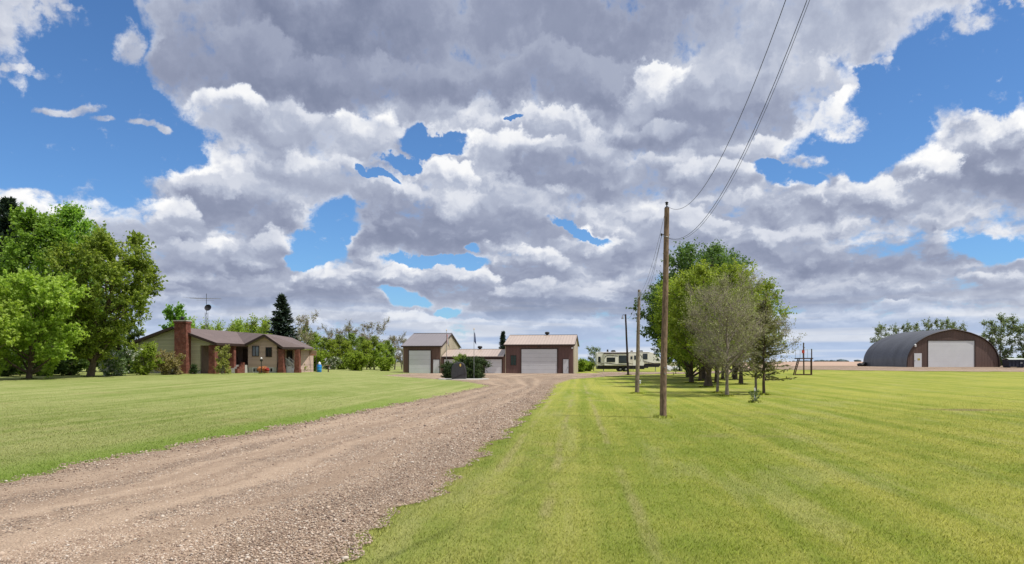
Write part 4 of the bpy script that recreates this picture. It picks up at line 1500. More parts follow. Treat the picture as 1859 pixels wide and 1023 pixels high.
# far woods along the skyline
W_ = []
Fq = []
rf = np.random.default_rng(5)
bm = bmesh.new()
bmesh.ops.create_icosphere(bm, subdivisions=1, radius=1)
iv = np.array([v.co[:] for v in bm.verts])
it = np.array([[v.index for v in f.verts] for f in bm.faces])
bm.free()
n = 900
a = rf.uniform(-0.85, 0.85, n)
k = np.sin(a * 19) + np.sin(a * 47 + 1) + rf.normal(0, 0.4, n)
a = a[k > -0.4]
n = len(a)
d = rf.uniform(2300, 3300, n)
s_ = rf.uniform(2, 4.5, n) * (1 + 0.5 * np.sin(a * 31))
cx, cy = a * d, d
V = iv[None] * (1 + rf.normal(0, 0.2, (n, 12, 1))) * np.stack([s_ * 2.2, s_ * 1.5, s_], -1)[:, None] + np.stack([cx, cy, H(cx, cy) + s_ * 0.3], -1)[:, None]
fw = np_obj('far_woods', np_mesh('far_woods', V.reshape(-1, 3), [(it[None] + (np.arange(n) * 12)[:, None, None]).reshape(-1, 3)],
            plain('far_woods', (0.085, 0.115, 0.125), 1.0, 0.2, 0.02)))
tag(fw, 'thin dark line of far woods along the skyline', 'woods', kind='stuff')

# ------------------------------------------------------------------ house
HO = Vector((-37.1, 80.6, 0))
HB = Vector((math.cos(R(8)), -math.sin(R(8)), 0))
HA = Vector((math.sin(R(8)), math.cos(R(8)), 0))


def hf(d, t, z):
    return HO + HB * d + HA * t + Vector((0, 0, z))


house = thing('brick_and_siding_house', (HO.x, HO.y, 0.5),
              'low bungalow with brown shingle roof, red brick chimney and brick porch posts', 'house')
ZG = 0.3
# walls
mb = MB()
sl = (5.65 - 3.87) / 5.2
zt = lambda d: 5.65 - 0.24 - sl * abs(d)
mb.prism([hf(-4.7, 0.5, 0.9), hf(3.0, 0.5, 0.9), hf(3.0, 0.5, zt(3.0)), hf(0, 0.5, zt(0)), hf(-4.7, 0.5, zt(4.7))], HA * 0.3)
mb.prism([hf(3.0, 0.5, 3.62), hf(4.9, 0.5, 3.62), hf(4.9, 0.5, zt(4.9)), hf(3.0, 0.5, zt(3.0))], HA * 0.3)
mb.box((-4.7, 0.8, ZG), (-4.4, 24, 3.7), hf)
mb.build('gable_wall', M['olive_siding'], house)
mb = MB()
mb.box((-4.68, 0.52, ZG), (2.98, 0.78, 0.895), hf)
mb.build('foundation', M['concrete'], house)
mb = MB()
mb.box((5.4, 6.73, ZG), (8.85, 6.98, 1.19), hf)
mb.build('foundation', M['concrete'], house)
mb = MB()
ga = (7.6, 5.0)


def wz(d):
    return 5.0 - 0.26 - (0.47 if d < 7.6 else 0.66) * abs(d - 7.6)


mb.prism([hf(5.35, 6.7, 1.19), hf(8.9, 6.7, 1.19), hf(8.9, 6.7, wz(8.9)), hf(7.6, 6.7, wz(7.6)), hf(5.35, 6.7, wz(5.35))], HA * 0.3)
mb.box((8.6, 7.0, ZG), (8.9, 9.3, 3.5), hf)
mb.box((5.35, 7.0, ZG), (5.6, 9.0, 3.6), hf)
mb.box((8.9, 9.3, ZG), (9.85, 9.55, 3.4), hf)
mb.box((9.6, 9.55, ZG), (9.85, 15, 3.3), hf)
mb.build('wing_wall', M['pink_siding'], house)
mb = MB()
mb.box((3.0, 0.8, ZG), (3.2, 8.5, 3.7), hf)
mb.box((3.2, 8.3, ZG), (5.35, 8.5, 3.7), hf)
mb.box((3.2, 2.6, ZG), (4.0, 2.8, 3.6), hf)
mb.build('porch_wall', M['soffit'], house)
# roof
mb = MB()
dn = Vector((0, 0, -0.2))
E0 = hf(5.2, 0, 3.87)
Vv = hf(5.2, 6.2, 3.87)
A_ = hf(7.6, 6.2, 5.0)
P_ = hf(9.83, 6.2, 3.53)
Rr = hf(7.6, 7.4, 5.0)
Q_ = hf(12.05, 7.25, 3.5)
M1 = hf(0, 13.9, 5.65)
R0 = hf(0, 0, 5.65)
R2 = hf(0, 24.5, 5.65)
mb.prism([R0, E0, Vv, M1], dn)
mb.prism([R0, R2, hf(-5.2, 24.5, 3.87), hf(-5.2, 0, 3.87)][::-1], dn)
mb.prism([M1, Vv, A_], dn)
mb.prism([M1, A_, Rr], dn)
mb.prism([M1, Rr, R2], dn)
mb.prism([A_, P_, Rr], dn)
mb.prism([Rr, P_, Q_], dn)
mb.prism([Rr, Q_, hf(9.9, 15, 3.6), hf(7.0, 15, 4.9)], dn)
mb.prism([Rr, hf(7.0, 15, 4.9), R2], dn)
mb.build('roof', M['shingle'], house)
mb = MB()
for p, q in ((hf(-5.22, -0.03, 3.76), hf(0, -0.03, 5.55)), (hf(0, -0.03, 5.55), hf(5.22, -0.03, 3.76)), (hf(5.24, 0, 3.76), hf(5.24, 6.15, 3.76)),
             (hf(5.25, 6.16, 3.78), hf(7.6, 6.16, 4.9)), (hf(7.6, 6.16, 4.9), hf(9.85, 6.16, 3.43)), (hf(9.85, 6.18, 3.41), hf(12.08, 7.22, 3.39))):
    mb.bar(p, q, 0.04, 0.26)
mb.build('fascia', M['dark_trim'], house)
mb = MB()
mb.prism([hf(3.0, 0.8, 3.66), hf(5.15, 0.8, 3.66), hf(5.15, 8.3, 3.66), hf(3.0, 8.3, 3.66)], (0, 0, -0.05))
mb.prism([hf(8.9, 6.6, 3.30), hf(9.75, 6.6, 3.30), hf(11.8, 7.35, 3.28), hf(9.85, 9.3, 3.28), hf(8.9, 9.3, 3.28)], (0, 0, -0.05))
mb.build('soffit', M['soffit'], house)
# chimney
mb = MB()
mb.box((0.62, -0.45, ZG), (1.98, 0.49, 6.2), hf)
mb.box((0.56, -0.51, 6.0), (2.04, 0.55, 6.22), hf)
ch = mb.build('chimney', M['brick'], house)
mb = MB()
mb.box((0.52, -0.55, 6.22), (2.08, 0.59, 6.34), hf)
mb.build('chimney_cap', M['concrete'], ch)
mb = MB()
p = hf(1.3, 0.0, 6.34)
mb.lathe(p, [(0.14, 0), (0.14, 0.22), (0.26, 0.24), (0.22, 0.36), (0.05, 0.42)], 12)
mb.build('flue', M['black_metal'], ch)
# brick posts
for d0, t0, w, zt_ in ((4.25, 0.15, 0.7, 3.64), (4.5, 4.1, 0.5, 3.64), (9.25, 6.35, 0.6, 3.3), (11.0, 6.85, 0.55, 3.27)):
    mb = MB()
    mb.box((d0, t0, ZG), (d0 + w, t0 + w, zt_), hf)
    mb.box((d0 - 0.05, t0 - 0.05, ZG), (d0 + w + 0.05, t0 + w + 0.05, 0.95), hf)
    mb.build('brick_post', M['brick'], house)


def window(parent, lo, hi, fr, frame_m, glass_m, n=(0, -1), name='window', mull=1, depth=0.06):
    """window in a wall facing -t; lo/hi = (d, z)"""
    (d0, z0), (d1, z1), t = lo, hi, n
    mb = MB()
    w = 0.07
    mb.box((d0 - w, t - depth, z0 - w), (d1 + w, t + 0.02, z0), fr)
    mb.box((d0 - w, t - depth, z1), (d1 + w, t + 0.02, z1 + w), fr)
    mb.box((d0 - w, t - depth, z0), (d0, t + 0.02, z1), fr)
    mb.box((d1, t - depth, z0), (d1 + w, t + 0.02, z1), fr)
    for k in range(mull):
        x = d0 + (d1 - d0) * (k + 1) / (mull + 1)
        mb.box((x - 0.025, t - depth, z0), (x + 0.025, t - 0.005, z1), fr)
    f = mb.build(name, frame_m, parent)
    mb = MB()
    mb.box((d0, t - 0.03, z0), (d1, t - 0.004, z1), fr)
    mb.build('glass', glass_m, f)
    return f


window(house, (5.95, 2.52), (6.68, 3.62), hf, M['dark_trim'], M['blue_glass'], 6.7)
window(house, (7.62, 2.45), (8.25, 3.45), hf, M['dark_trim'], M['glass'], 6.7)
window(house, (6.0, 0.66), (6.7, 1.08), hf, M['white_trim'], M['glass'], 6.73, 'basement_window')
window(house, (7.75, 0.66), (8.4, 1.08), hf, M['white_trim'], M['glass'], 6.73, 'basement_window')
window(house, (-4.1, 0.60), (-3.0, 0.88), hf, M['dark_trim'], M['glass'], 0.5, 'basement_window')
window(house, (9.05, 1.7), (9.6, 3.1), hf, M['dark_trim'], M['glass'], 9.3, 'porch_window', 0)
window(house, (3.3, 1.6), (3.85, 3.1), hf, M['dark_trim'], M['glass'], 2.6, 'porch_window', 0)
mb = MB()
mb.box((3.9, 8.22, 1.3), (4.9, 8.3, 3.4), hf)
d_ = mb.build('door', M['dark_door'], house)
mb = MB()
mb.blob(hf(4.75, 8.18, 2.3), 0.05, 1, 0)
mb.build('door_handle', M['grey_metal'], d_)
# front steps with stepped brick cheeks
mb = MB()
for k in range(5):
    mb.box((4.75 + 0.0, 4.9 - 0.34 * k - 0.34, ZG), (5.6, 4.9 - 0.34 * k, 1.45 - 0.17 * k), hf)
mb.box((3.2, 4.7, ZG), (5.35, 8.2, 1.46), hf)
mb.build('front_steps', M['concrete'], house)
for d0 in (4.35, 5.62):
    mb = MB()
    for k in range(4):
        mb.box((d0, 4.9 - 0.42 * k - 0.42, ZG), (d0 + 0.3, 4.9 - 0.42 * k, 1.75 - 0.23 * k), hf)
    mb.build('step_wall', M['brick'], house)
# side stairs with white railing
mb = MB()
mb.box((8.95, 7.1, ZG), (9.8, 9.25, 1.45), hf)
mb.build('porch_deck', M['deck_wood'], house)
mb = MB()
for k in range(5):
    mb.box((9.8 + 0.24 * k, 7.3, ZG), (9.8 + 0.24 * (k + 1), 8.4, 1.3 - 0.19 * k), hf)
sst = mb.build('side_stairs', M['white_trim'], house)
for t in (7.28, 8.42):
    mb = MB()
    mb.bar(hf(9.6, t, 2.35), hf(11.05, t, 1.25), 0.07, 0.07)
    mb.bar(hf(9.6, t, 1.60), hf(11.05, t, 0.50), 0.05, 0.05)
    mb.bar(hf(11.05, t, 0.4), hf(11.05, t, 1.3), 0.09, 0.09)
    mb.bar(hf(9.6, t, 1.3), hf(9.6, t, 2.4), 0.09, 0.09)
    for k in range(9):
        q = (k + 0.5) / 9
        mb.bar(hf(9.6 + 1.45 * q, t, 1.6 - 1.1 * q), hf(9.6 + 1.45 * q, t, 2.33 - 1.1 * q), 0.035, 0.035)
    mb.build('white_railing', M['white_trim'], house)

# antenna tower
ap = Vector((-38.0, 92.0, Hs(-38, 92)))
an = thing('antenna_tower', ap, 'thin lattice tower carrying a wide television antenna behind the house roof', 'antenna')
mb = MB()
for a in range(3):
    c, s_ = math.cos(a * 2.094) * 0.2, math.sin(a * 2.094) * 0.2
    c2, s2 = math.cos((a + 1) * 2.094) * 0.2, math.sin((a + 1) * 2.094) * 0.2
    mb.tube([ap + Vector((c, s_, 0)), ap + Vector((c, s_, 7.4))], 0.022, 5)
    for k in range(18):
        z = k * 0.41
        mb.tube([ap + Vector((c, s_, z)), ap + Vector((c2, s2, z + 0.41))], 0.012, 4)
mb.build('lattice_mast', M['grey_metal'], an)
mb = MB()
mb.tube([ap + Vector((0, 0, 7.2)), ap + Vector((0, 0, 9.75))], 0.03, 6)
mb.build('mast_pipe', M['black_metal'], an)
mb = MB()
bd = Vector((1, 0.25, 0)).normalized()
el_ = Vector((-0.25, 1, 0)).normalized()
z0 = 9.15
mb.tube([ap + bd * -1.85 + Vector((0, 0, z0)), ap + bd * 1.7 + Vector((0, 0, z0))], 0.024, 5)
mb.tube([ap + bd * -1.2 + Vector((0, 0, z0 - 0.22)), ap + bd * 0.9 + Vector((0, 0, z0 - 0.22))], 0.018, 5)
for k in range(13):
    q = ap + bd * (-1.8 + 0.285 * k) + Vector((0, 0, z0))
    L = 1.3 - 0.075 * k
    dx = Vector((0.35, 0.9, 0)).normalized()
    mb.tube([q - dx * L, q + dx * L], 0.011, 4)
    mb.tube([q, q + Vector((0, 0, 0.12))], 0.012, 4)
mb.build('antenna_array', M['grey_metal'], an)
mb = MB()
dc = ap + Vector((0.32, -0.25, 7.95))
mb.lathe(Vector((0, 0, 0)), [(0.02, -0.10), (0.2, -0.07), (0.34, 0.0), (0.42, 0.09), (0.43, 0.12), (0.34, 0.03), (0.02, -0.06)], 16)
rot = Matrix.Rotation(R(70), 4, 'X') @ Matrix.Rotation(R(20), 4, 'Z')
mb.V = [tuple(dc + (rot @ Vector(v))) for v in mb.V]
mb.build('dish', M['black_metal'], an)

# yard lamp, pots
lp = G_at(474.5, 80)
lamp = thing('yard_lamp', lp, 'black post lamp on the lawn in front of the house wing', 'lamp')
mb = MB()
mb.tube([lp, lp + Vector((0, 0, 1.35))], [0.05, 0.04], 8)
mb.build('post', M['black_metal'], lamp)
mb = MB()
mb.lathe(lp + Vector((0, 0, 1.3)), [(0.05, 0), (0.14, 0.08), (0.16, 0.2), (0.05, 0.3)], 10)
mb.build('lamp_head', M['black_metal'], lamp)
mb = MB()
mb.lathe(lp + Vector((0, 0, 1.61)), [(0.10, 0), (0.12, 0.06), (0.06, 0.14), (0.01, 0.16)], 10)
mb.build('lamp_globe', M['white_trim'], lamp)
fl_o = leaf_mat('orange_bloom', (0.30, 0.10, 0.03), (0.62, 0.24, 0.08), (0.8, 0.42, 0.2), 0.2, (1, 1, 1))
fl_r = leaf_mat('red_bloom', (0.25, 0.03, 0.02), (0.45, 0.05, 0.03), (0.6, 0.12, 0.05), 0.2, (1, 1, 1))
pot_m = plain('clay', (0.33, 0.15, 0.09), 0.8)
for k, (px, Y, s_, mt, lab) in enumerate(((473, 83.5, 0.42, fl_o, 'big mound of orange flowers left of the lamp post foot against the house wing'), (480, 83.2, 0.45, fl_o, 'mound of orange flowers right of the lamp post foot'),
                               (485, 83.0, 0.30, fl_r, 'small pot of dark red flowers by the right basement window'))):
    fp = G_at(px, Y)
    ft = thing('flower_pot', fp, lab, 'flowers', 'flower pots in front of the house wing')
    mb = MB()
    mb.lathe(fp - Vector((0, 0, 0.02)), [(0.16, 0), (0.23, 0.24), (0.25, 0.28), (0.2, 0.28)], 12)
    mb.build('pot', pot_m, ft)
    rr = np.random.default_rng(90 + k)
    n = 420
    g3 = unit(rr.normal(0, 1, (n, 3))) * rr.random((n, 1)) ** 0.4
    C = g3 * [s_, s_, s_ * 0.7] + [0, 0, 0.24 + s_ * 0.6]
    np_obj('blooms', leaves_mesh('blooms', C, g3 + [0, 0, 0.3], np.full(n, 0.06), rr.random(n), mt, rr), ft)

# barrel with white jug, rail, backboard
bp = G_at(579.5, 92)
br = thing('barrel', bp, 'bright blue plastic barrel on the lawn right of the house', 'barrel')
blue = plain('blue_plastic', (0.03, 0.22, 0.62), 0.35, 0.08)
mb = MB()
mb.lathe(bp, [(0.26, 0), (0.29, 0.05), (0.30, 0.3), (0.31, 0.32), (0.30, 0.34), (0.30, 0.6), (0.31, 0.62), (0.30, 0.64), (0.28, 0.9), (0.24, 0.93), (0.02, 0.94)], 20)
mb.build('drum', blue, br, smooth=True)
mb = MB()
mb.lathe(bp + Vector((0, 0, 0.30)), [(0.316, 0.0), (0.325, 0.02), (0.316, 0.04)], 20)
mb.lathe(bp + Vector((0, 0, 0.60)), [(0.316, 0.0), (0.325, 0.02), (0.316, 0.04)], 20)
mb.build('hoop', plain('teal_band', (0.03, 0.35, 0.45), 0.4), br)
mb = MB()
mb.lathe(bp + Vector((0.03, 0, 0.94)), [(0.15, 0), (0.17, 0.05), (0.17, 0.2), (0.07, 0.32), (0.05, 0.33), (0.05, 0.38)], 14)
tag(mb.build('jug', M['white_trim'], None, smooth=True, top=bp + Vector((0, 0, 0.94))), 'white round jug standing on the blue barrel', 'jug')
rp_ = G_at(590, 94)
rl_ = thing('wooden_rail', rp_, 'short wooden rail on two posts beside the blue barrel', 'rail')
for dx in (-0.55, 0.42):
    mb = MB()
    mb.box((rp_.x + dx - 0.06, rp_.y - 0.06, rp_.z - 0.2), (rp_.x + dx + 0.06, rp_.y + 0.06, rp_.z + 0.82))
    mb.build('post', M['deck_wood'], rl_)
mb = MB()
mb.box((rp_.x - 0.9, rp_.y - 0.1, rp_.z + 0.83), (rp_.x + 0.75, rp_.y + 0.1, rp_.z + 0.89))
mb.build('rail', plain('pale_board', (0.34, 0.24, 0.15), 0.8), rl_)
hp = G_at(574, 93)
hoop = thing('basketball_hoop', hp, 'old basketball backboard on a thin dark post right of the house', 'basketball hoop')
mb = MB()
mb.tube([hp, hp + Vector((0.02, 0, 2.0)), hp + Vector((-0.2, -0.1, 2.5))], 0.05, 8)
mb.build('post', M['dark_trim'], hoop)
mb = MB()
mb.box((hp.x - 0.85, hp.y - 0.16, hp.z + 2.05), (hp.x + 0.08, hp.y - 0.12, hp.z + 2.72))
mb.build('backboard', plain('old_board', (0.30, 0.20, 0.13), 0.8), hoop)
mb = MB()
cc = Vector((hp.x - 0.38, hp.y - 0.4, hp.z + 2.15))
mb.tube([cc + Vector((0.22 * math.cos(a * 0.524), 0.22 * math.sin(a * 0.524), 0)) for a in range(13)], 0.015, 5)
mb.build('rim', plain('rim_orange', (0.5, 0.12, 0.03), 0.5), hoop)

# ------------------------------------------------------------------ workshop
WO = Vector((-10.85, 113.0, 0))


def wf(d, t, z):
    return WO + HB * d + HA * t + Vector((0, 0, z))


shop = thing('workshop', (WO.x, WO.y, 0.05), 'long brown metal workshop, two tall garages joined by a low middle, past the driveway', 'workshop')
ZB = -0.15


def gable_block(d0, d1, t0, depth, ze, zr, front_m, side_m, roof_m, oh=0.18, eave=0.3):
    """ridge parallel to the front; side gables"""
    tm = t0 + depth / 2
    mb = MB()
    mb.box((d0 + 0.1, t0, ZB), (d1 - 0.1, t0 + 0.1, ze - 0.03), wf)
    mb.build('front_wall', front_m, shop)
    mb = MB()
    for x in (d0, d1 - 0.1):
        mb.prism([wf(x, t0, ZB), wf(x, t0 + depth, ZB), wf(x, t0 + depth, ze - 0.03), wf(x, tm, zr - 0.06), wf(x, t0, ze - 0.03)], HB * 0.1)
    mb.box((d0 + 0.1, t0 + depth - 0.1, ZB), (d1 - 0.1, t0 + depth, ze - 0.03), wf)
    mb.build('side_wall', side_m, shop)
    mb = MB()
    s_ = (zr - ze) / (depth / 2)
    th = Vector((0, 0, 0.09))
    mb.prism([wf(d0 - oh, t0 - eave, ze - s_ * eave), wf(d1 + oh, t0 - eave, ze - s_ * eave), wf(d1 + oh, tm, zr), wf(d0 - oh, tm, zr)], th)
    mb.prism([wf(d0 - oh, tm, zr), wf(d1 + oh, tm, zr), wf(d1 + oh, t0 + depth + eave, ze - s_ * eave), wf(d0 - oh, t0 + depth + eave, ze - s_ * eave)], th)
    rf_ = mb.build('roof', roof_m, shop)
    mb = MB()
    zf = ze - s_ * eave
    mb.box((d0 - oh, t0 - eave - 0.05, zf - 0.14), (d1 + oh, t0 - eave - 0.004, zf + 0.06), wf)
    for x in (d0 - oh - 0.04, d1 + oh + 0.004):
        mb.prism([wf(x, t0 - eave, zf - 0.12), wf(x, tm, zr - 0.12), wf(x, tm, zr + 0.07), wf(x, t0 - eave, zf + 0.07)], HB * 0.036)
        mb.prism([wf(x, t0 + depth + eave, zf - 0.12), wf(x, tm, zr - 0.12), wf(x, tm, zr + 0.07), wf(x, t0 + depth + eave, zf + 0.07)], HB * 0.036)
    mb.box((d0 - oh, tm - 0.12, zr + 0.092), (d1 + oh, tm + 0.12, zr + 0.125), wf)
    mb.build('roof_trim', M['dark_trim'], rf_)
    return rf_


def roll_door(d0, d1, t, z1, lab=None, panels=4, name='garage_door', m=None):
    z0 = 0.03
    mb = MB()
    hgt = (z1 - z0) / panels
    for k in range(panels):
        mb.box((d0, t - 0.075, z0 + k * hgt + 0.006), (d1, t - 0.02, z0 + (k + 1) * hgt - 0.006), wf)
    o = mb.build(name, m or M['white_door'], shop)
    mb = MB()
    w = 0.12
    mb.box((d0 - w, t - 0.11, ZB), (d0 - 0.003, t - 0.003, z1 + w), wf)
    mb.box((d1 + 0.003, t - 0.11, ZB), (d1 + w, t - 0.003, z1 + w), wf)
    mb.box((d0, t - 0.11, z1 + 0.003), (d1, t - 0.003, z1 + w), wf)
    mb.box((d0, t - 0.045, z0), (d1, t - 0.018, z1), wf)
    mb.build('door_frame', M['dark_trim'], o)
    return o


def man_door(d0, d1, t, z1, side=1):
    mb = MB()
    mb.box((d0, t - 0.07, 0.06), (d1, t - 0.02, z1), wf)
    o = mb.build('door', M['white_door'], shop)
    mb = MB()
    mb.box((d0 - 0.07, t - 0.085, ZB), (d0 - 0.003, t - 0.003, z1 + 0.07), wf)
    mb.box((d1 + 0.003, t - 0.085, ZB), (d1 + 0.07, t - 0.003, z1 + 0.07), wf)
    mb.box((d0, t - 0.085, z1 + 0.003), (d1, t - 0.003, z1 + 0.07), wf)
    mb.build('door_frame', M['dark_trim'], o)
    mb = MB()
    x = d1 - 0.1 if side > 0 else d0 + 0.1
    mb.box((x - 0.05, t - 0.13, 0.98), (x + 0.05, t - 0.07, 1.04), wf)
    mb.build('handle', M['black_metal'], o)
    return o


gable_block(-6.0, 0.0, 0.0, 13.7, 4.28, 6.36, M['brown_wall'], M['tan_wall'], M['dull_sheen_roof'])
gable_block(9.91, 20.25, 0.0, 12.6, 4.42, 5.98, M['redbrown_wall'], M['tan_wall'], M['bright_sheen_roof'])
# low middle
mb = MB()
mb.box((0.0, 0.05, ZB), (9.9, 0.15, 2.62), wf)
mb.build('front_wall', M['brown_wall'], shop)
mb = MB()
mb.box((0.0, 8.0, ZB), (9.9, 8.1, 2.6), wf)
mb.build('back_wall', M['tan_wall'], shop)
mb = MB()
th = Vector((0, 0, 0.09))
mb.prism([wf(0.2, -0.32, 2.55), wf(9.68, -0.32, 2.55), wf(9.68, 4.1, 3.72), wf(0.2, 4.1, 3.72)], th)
mb.prism([wf(0.2, 4.1, 3.72), wf(9.68, 4.1, 3.72), wf(9.68, 8.3, 2.55), wf(0.2, 8.3, 2.55)], th)
rm = mb.build('roof', M['bright_sheen_roof'], shop)
mb = MB()
mb.box((0.2, -0.37, 2.4), (9.68, -0.325, 2.62), wf)
mb.box((0.2, 4.0, 3.815), (9.68, 4.2, 3.845), wf)
mb.build('roof_trim', M['dark_trim'], rm)
xs = lambda px: (lambda t: (t * WO.y - WO.x) / (HB.x - t * HB.y))((px - 929.5) / F_PX)
roll_door(xs(742.8), xs(782), 0.0, 3.55, panels=5)
man_door(xs(786.6), xs(797.8), 0.0, 2.15)
roll_door(xs(806.5), xs(872), 0.05, 2.2, panels=4)
roll_door(xs(880.5), xs(910.8), 0.05, 2.2, panels=4)
roll_door(xs(946.8), xs(1011.2), 0.0, 3.72, panels=6)
man_door(xs(1022.4), xs(1032.2), 0.0, 2.2)
mb = MB()
mb.box((xs(873.5), -0.05, ZB), (xs(879.5), 0.045, 2.4), wf)
mb.build('dark_panel', M['dark_trim'], shop)
window(shop, (xs(927.8), 1.35), (xs(936.6), 2.75), wf, M['dark_trim'], plain('green_glass', (0.03, 0.055, 0.05), 0.15), 0.0)
for x, t, z in ((xs(980), 4.9, 5.9), (xs(861), 4.1, 3.80)):
    pass
for d, t, z in ((xs(990) - 0.3, 6.3, 6.08), (xs(863.5) - 0.1, 4.15, 3.82)):
    mb = MB()
    p = wf(d, t, z)
    mb.lathe(p, [(0.2, -0.1), (0.2, 0.1), (0.36, 0.14), (0.38, 0.36), (0.26, 0.48), (0.02, 0.5)], 14)
    mb.build('roof_vent', M['black_metal'], shop)
    mb = MB()
    mb.lathe(wf(d - 0.25, t + 1.6, z - 0.32), [(1.9, 0), (1.5, 0.14), (0.8, 0.24), (0.02, 0.28)], 20)
    mb.V = [tuple(Vector(v)) for v in mb.V]
    mb.build('ridge_dome', M['black_metal'], shop)
mb = MB()
p = wf(xs(978), -0.25, 4.02)
mb.lathe(p, [(0.1, 0), (0.14, 0.1), (0.05, 0.2)], 10)
mb.build('wall_lamp', M['black_metal'], shop)
mb = MB()
mb.box((xs(1037.5), -0.28, 3.75), (xs(1040.5), -0.02, 4.0), wf)
mb.build('wall_lamp', M['white_trim'], shop)

# gravel bed edging, memorial stone
bc = G_at(842, 76.5)
mb = MB()
mb.lathe(Vector((bc.x, bc.y, bc.z - 0.05)), [(2.7, 0), (2.62, 0.12), (2.4, 0.14), (0.02, 0.145)], 40)
mb.V = [(bc.x + (v[0] - bc.x) * 1.0, bc.y + (v[1] - bc.y) * 0.8, v[2]) for v in mb.V]
tag(mb.build('stone_bed', M['concrete'], None, top=bc), 'pale round stone bed carrying the junipers and memorial stone', 'garden bed')
sp = G_at(833, 74.8) + Vector((0, 0, 0.06))
stn = thing('memorial_stone', sp, 'dark upright memorial boulder with a small gold emblem between the junipers', 'memorial stone')
mb = MB()
out_ = [(-0.72, 0), (-0.80, 0.5), (-0.74, 1.15), (-0.5, 1.6), (-0.1, 1.72), (0.32, 1.7), (0.55, 1.5), (0.66, 1.1), (0.76, 0.6), (0.72, 0)]
mb.prism([sp + Vector((x, -0.22, z)) for x, z in out_], (0.05, 0.45, 0))
mb.build('boulder', plain('dark_granite', (0.045, 0.043, 0.048), 0.45, 0.35, 2.0, bump=0.6), stn, bevel=0.08)
mb = MB()
mb.prism([sp + Vector((x * 0.85 - 0.05, -0.245, z * 0.9 + 0.08)) for x, z in out_[:-1]], (0, 0.02, 0))
fc = mb.build('polished_face', plain('black_granite', (0.055, 0.052, 0.062), 0.25, 0.2, 6.0), stn)
gold = plain('gold', (0.75, 0.5, 0.12), 0.4)
mb = MB()
mb.lathe(Vector((0, 0, 0)), [(0.10, 0), (0.10, 0.02), (0.02, 0.021)], 14)
rx = Matrix.Rotation(R(90), 4, 'X')
mb.V = [tuple(sp + Vector((0.17, -0.25, 1.42)) + Vector((q.x * 0.8, q.y, q.z * 1.5))) for q in [rx @ Vector(v) for v in mb.V]]
mb.build('emblem', gold, fc)


def flagpole(px, Y, ztop, lab, flagm, poleM, fz, fl, side):
    p = G_at(px, Y)
    t = thing('flagpole', p, lab, 'flagpole', 'flagpoles by the memorial stone')
    mb = MB()
    mb.tube([p, p + Vector((0, 0, ztop - p.z))], [0.033, 0.02], 8)
    mb.build('pole', poleM, t)
    mb = MB()
    mb.blob((p.x, p.y, ztop + 0.04), 0.06, 1, 0)
    mb.build('finial', gold, t)
    mb = MB()
    # limp flag: folded cloth hanging against the pole
    top = fz
    n = 14
    cols_ = 9
    i0 = len(mb.V)
    for a in range(n):
        q = a / (n - 1)
        for b in range(cols_):
            u = b / (cols_ - 1)
            w = fl * (0.35 + 0.65 * q ** 0.8)
            x = p.x + side * (0.04 + u * w * 0.35) + 0.0
            y = p.y + 0.09 * math.sin(u * 9 + q * 2) * (0.3 + q)
            z = top - 1.0 * q - u * w * 0.55
            mb.V.append((x, y, z))
    for a in range(n - 1):
        for b in range(cols_ - 1):
            k = i0 + a * cols_ + b
            mb.F.append((k, k + 1, k + cols_ + 1, k + cols_))
    f = mb.build('flag', flagm, t, smooth=True)
    sol = f.modifiers.new('cloth', 'SOLIDIFY')
    sol.thickness = 0.006
    return t


def flag_mat():
    m, g, out = new_mat('red_white_flag')
    tc = g.n('ShaderNodeTexCoord').outputs['Generated']
    x, y, z = g.sep(tc)
    f = g.m('ADD', g.ss(x, 0.26, 0.30, 1.0, 0.0), g.ss(x, 0.80, 0.84), clamp=True)
    principled(g, out, g.mix(f, (0.72, 0.70, 0.70), (0.45, 0.03, 0.04)), 0.8)
    return m


flagpole(810.5, 79, Zat(599.5, 79), 'dark flagpole with a limp red and white flag left of the memorial stone', flag_mat(), M['grey_metal'], Zat(606, 79), 0.85, 1)
flagpole(860.5, 76.2, Zat(597.5, 76.2), 'pale flagpole with a limp blue flag right of the memorial stone', plain('blue_flag', (0.03, 0.05, 0.20), 0.8, 0.3), M['grey_metal'], Zat(602.5, 76.2), 0.55, 1)

# ------------------------------------------------------------------ arched barn
BX, BY = 68.6, 115.0
BZ = Hs(68.6, 118) - 0.05
barn = thing('arched_barn', (BX, BY, BZ), 'large arched barn with grey ribbed roof and brown front on the right', 'barn')
half = [(7.2, 0), (7.1, 1.37), (6.78, 2.35), (6.15, 3.3), (5.25, 4.12), (4.0, 4.85), (2.2, 5.5), (0.0, 5.95)]


def dens_curve(pts, k=5):
    out_ = []
    n = len(pts)
    for i in range(n - 1):
        p0 = pts[max(i - 1, 0)]
        p1, p2 = pts[i], pts[i + 1]
        p3 = pts[min(i + 2, n - 1)]
        for j in range(k):
            t = j / k
            out_.append(tuple(0.5 * (2 * p1[a] + (p2[a] - p0[a]) * t + (2 * p0[a] - 5 * p1[a] + 4 * p2[a] - p3[a]) * t * t + (3 * p1[a] - p0[a] - 3 * p2[a] + p3[a]) * t ** 3) for a in (0, 1)))
    out_.append(pts[-1])
    return out_


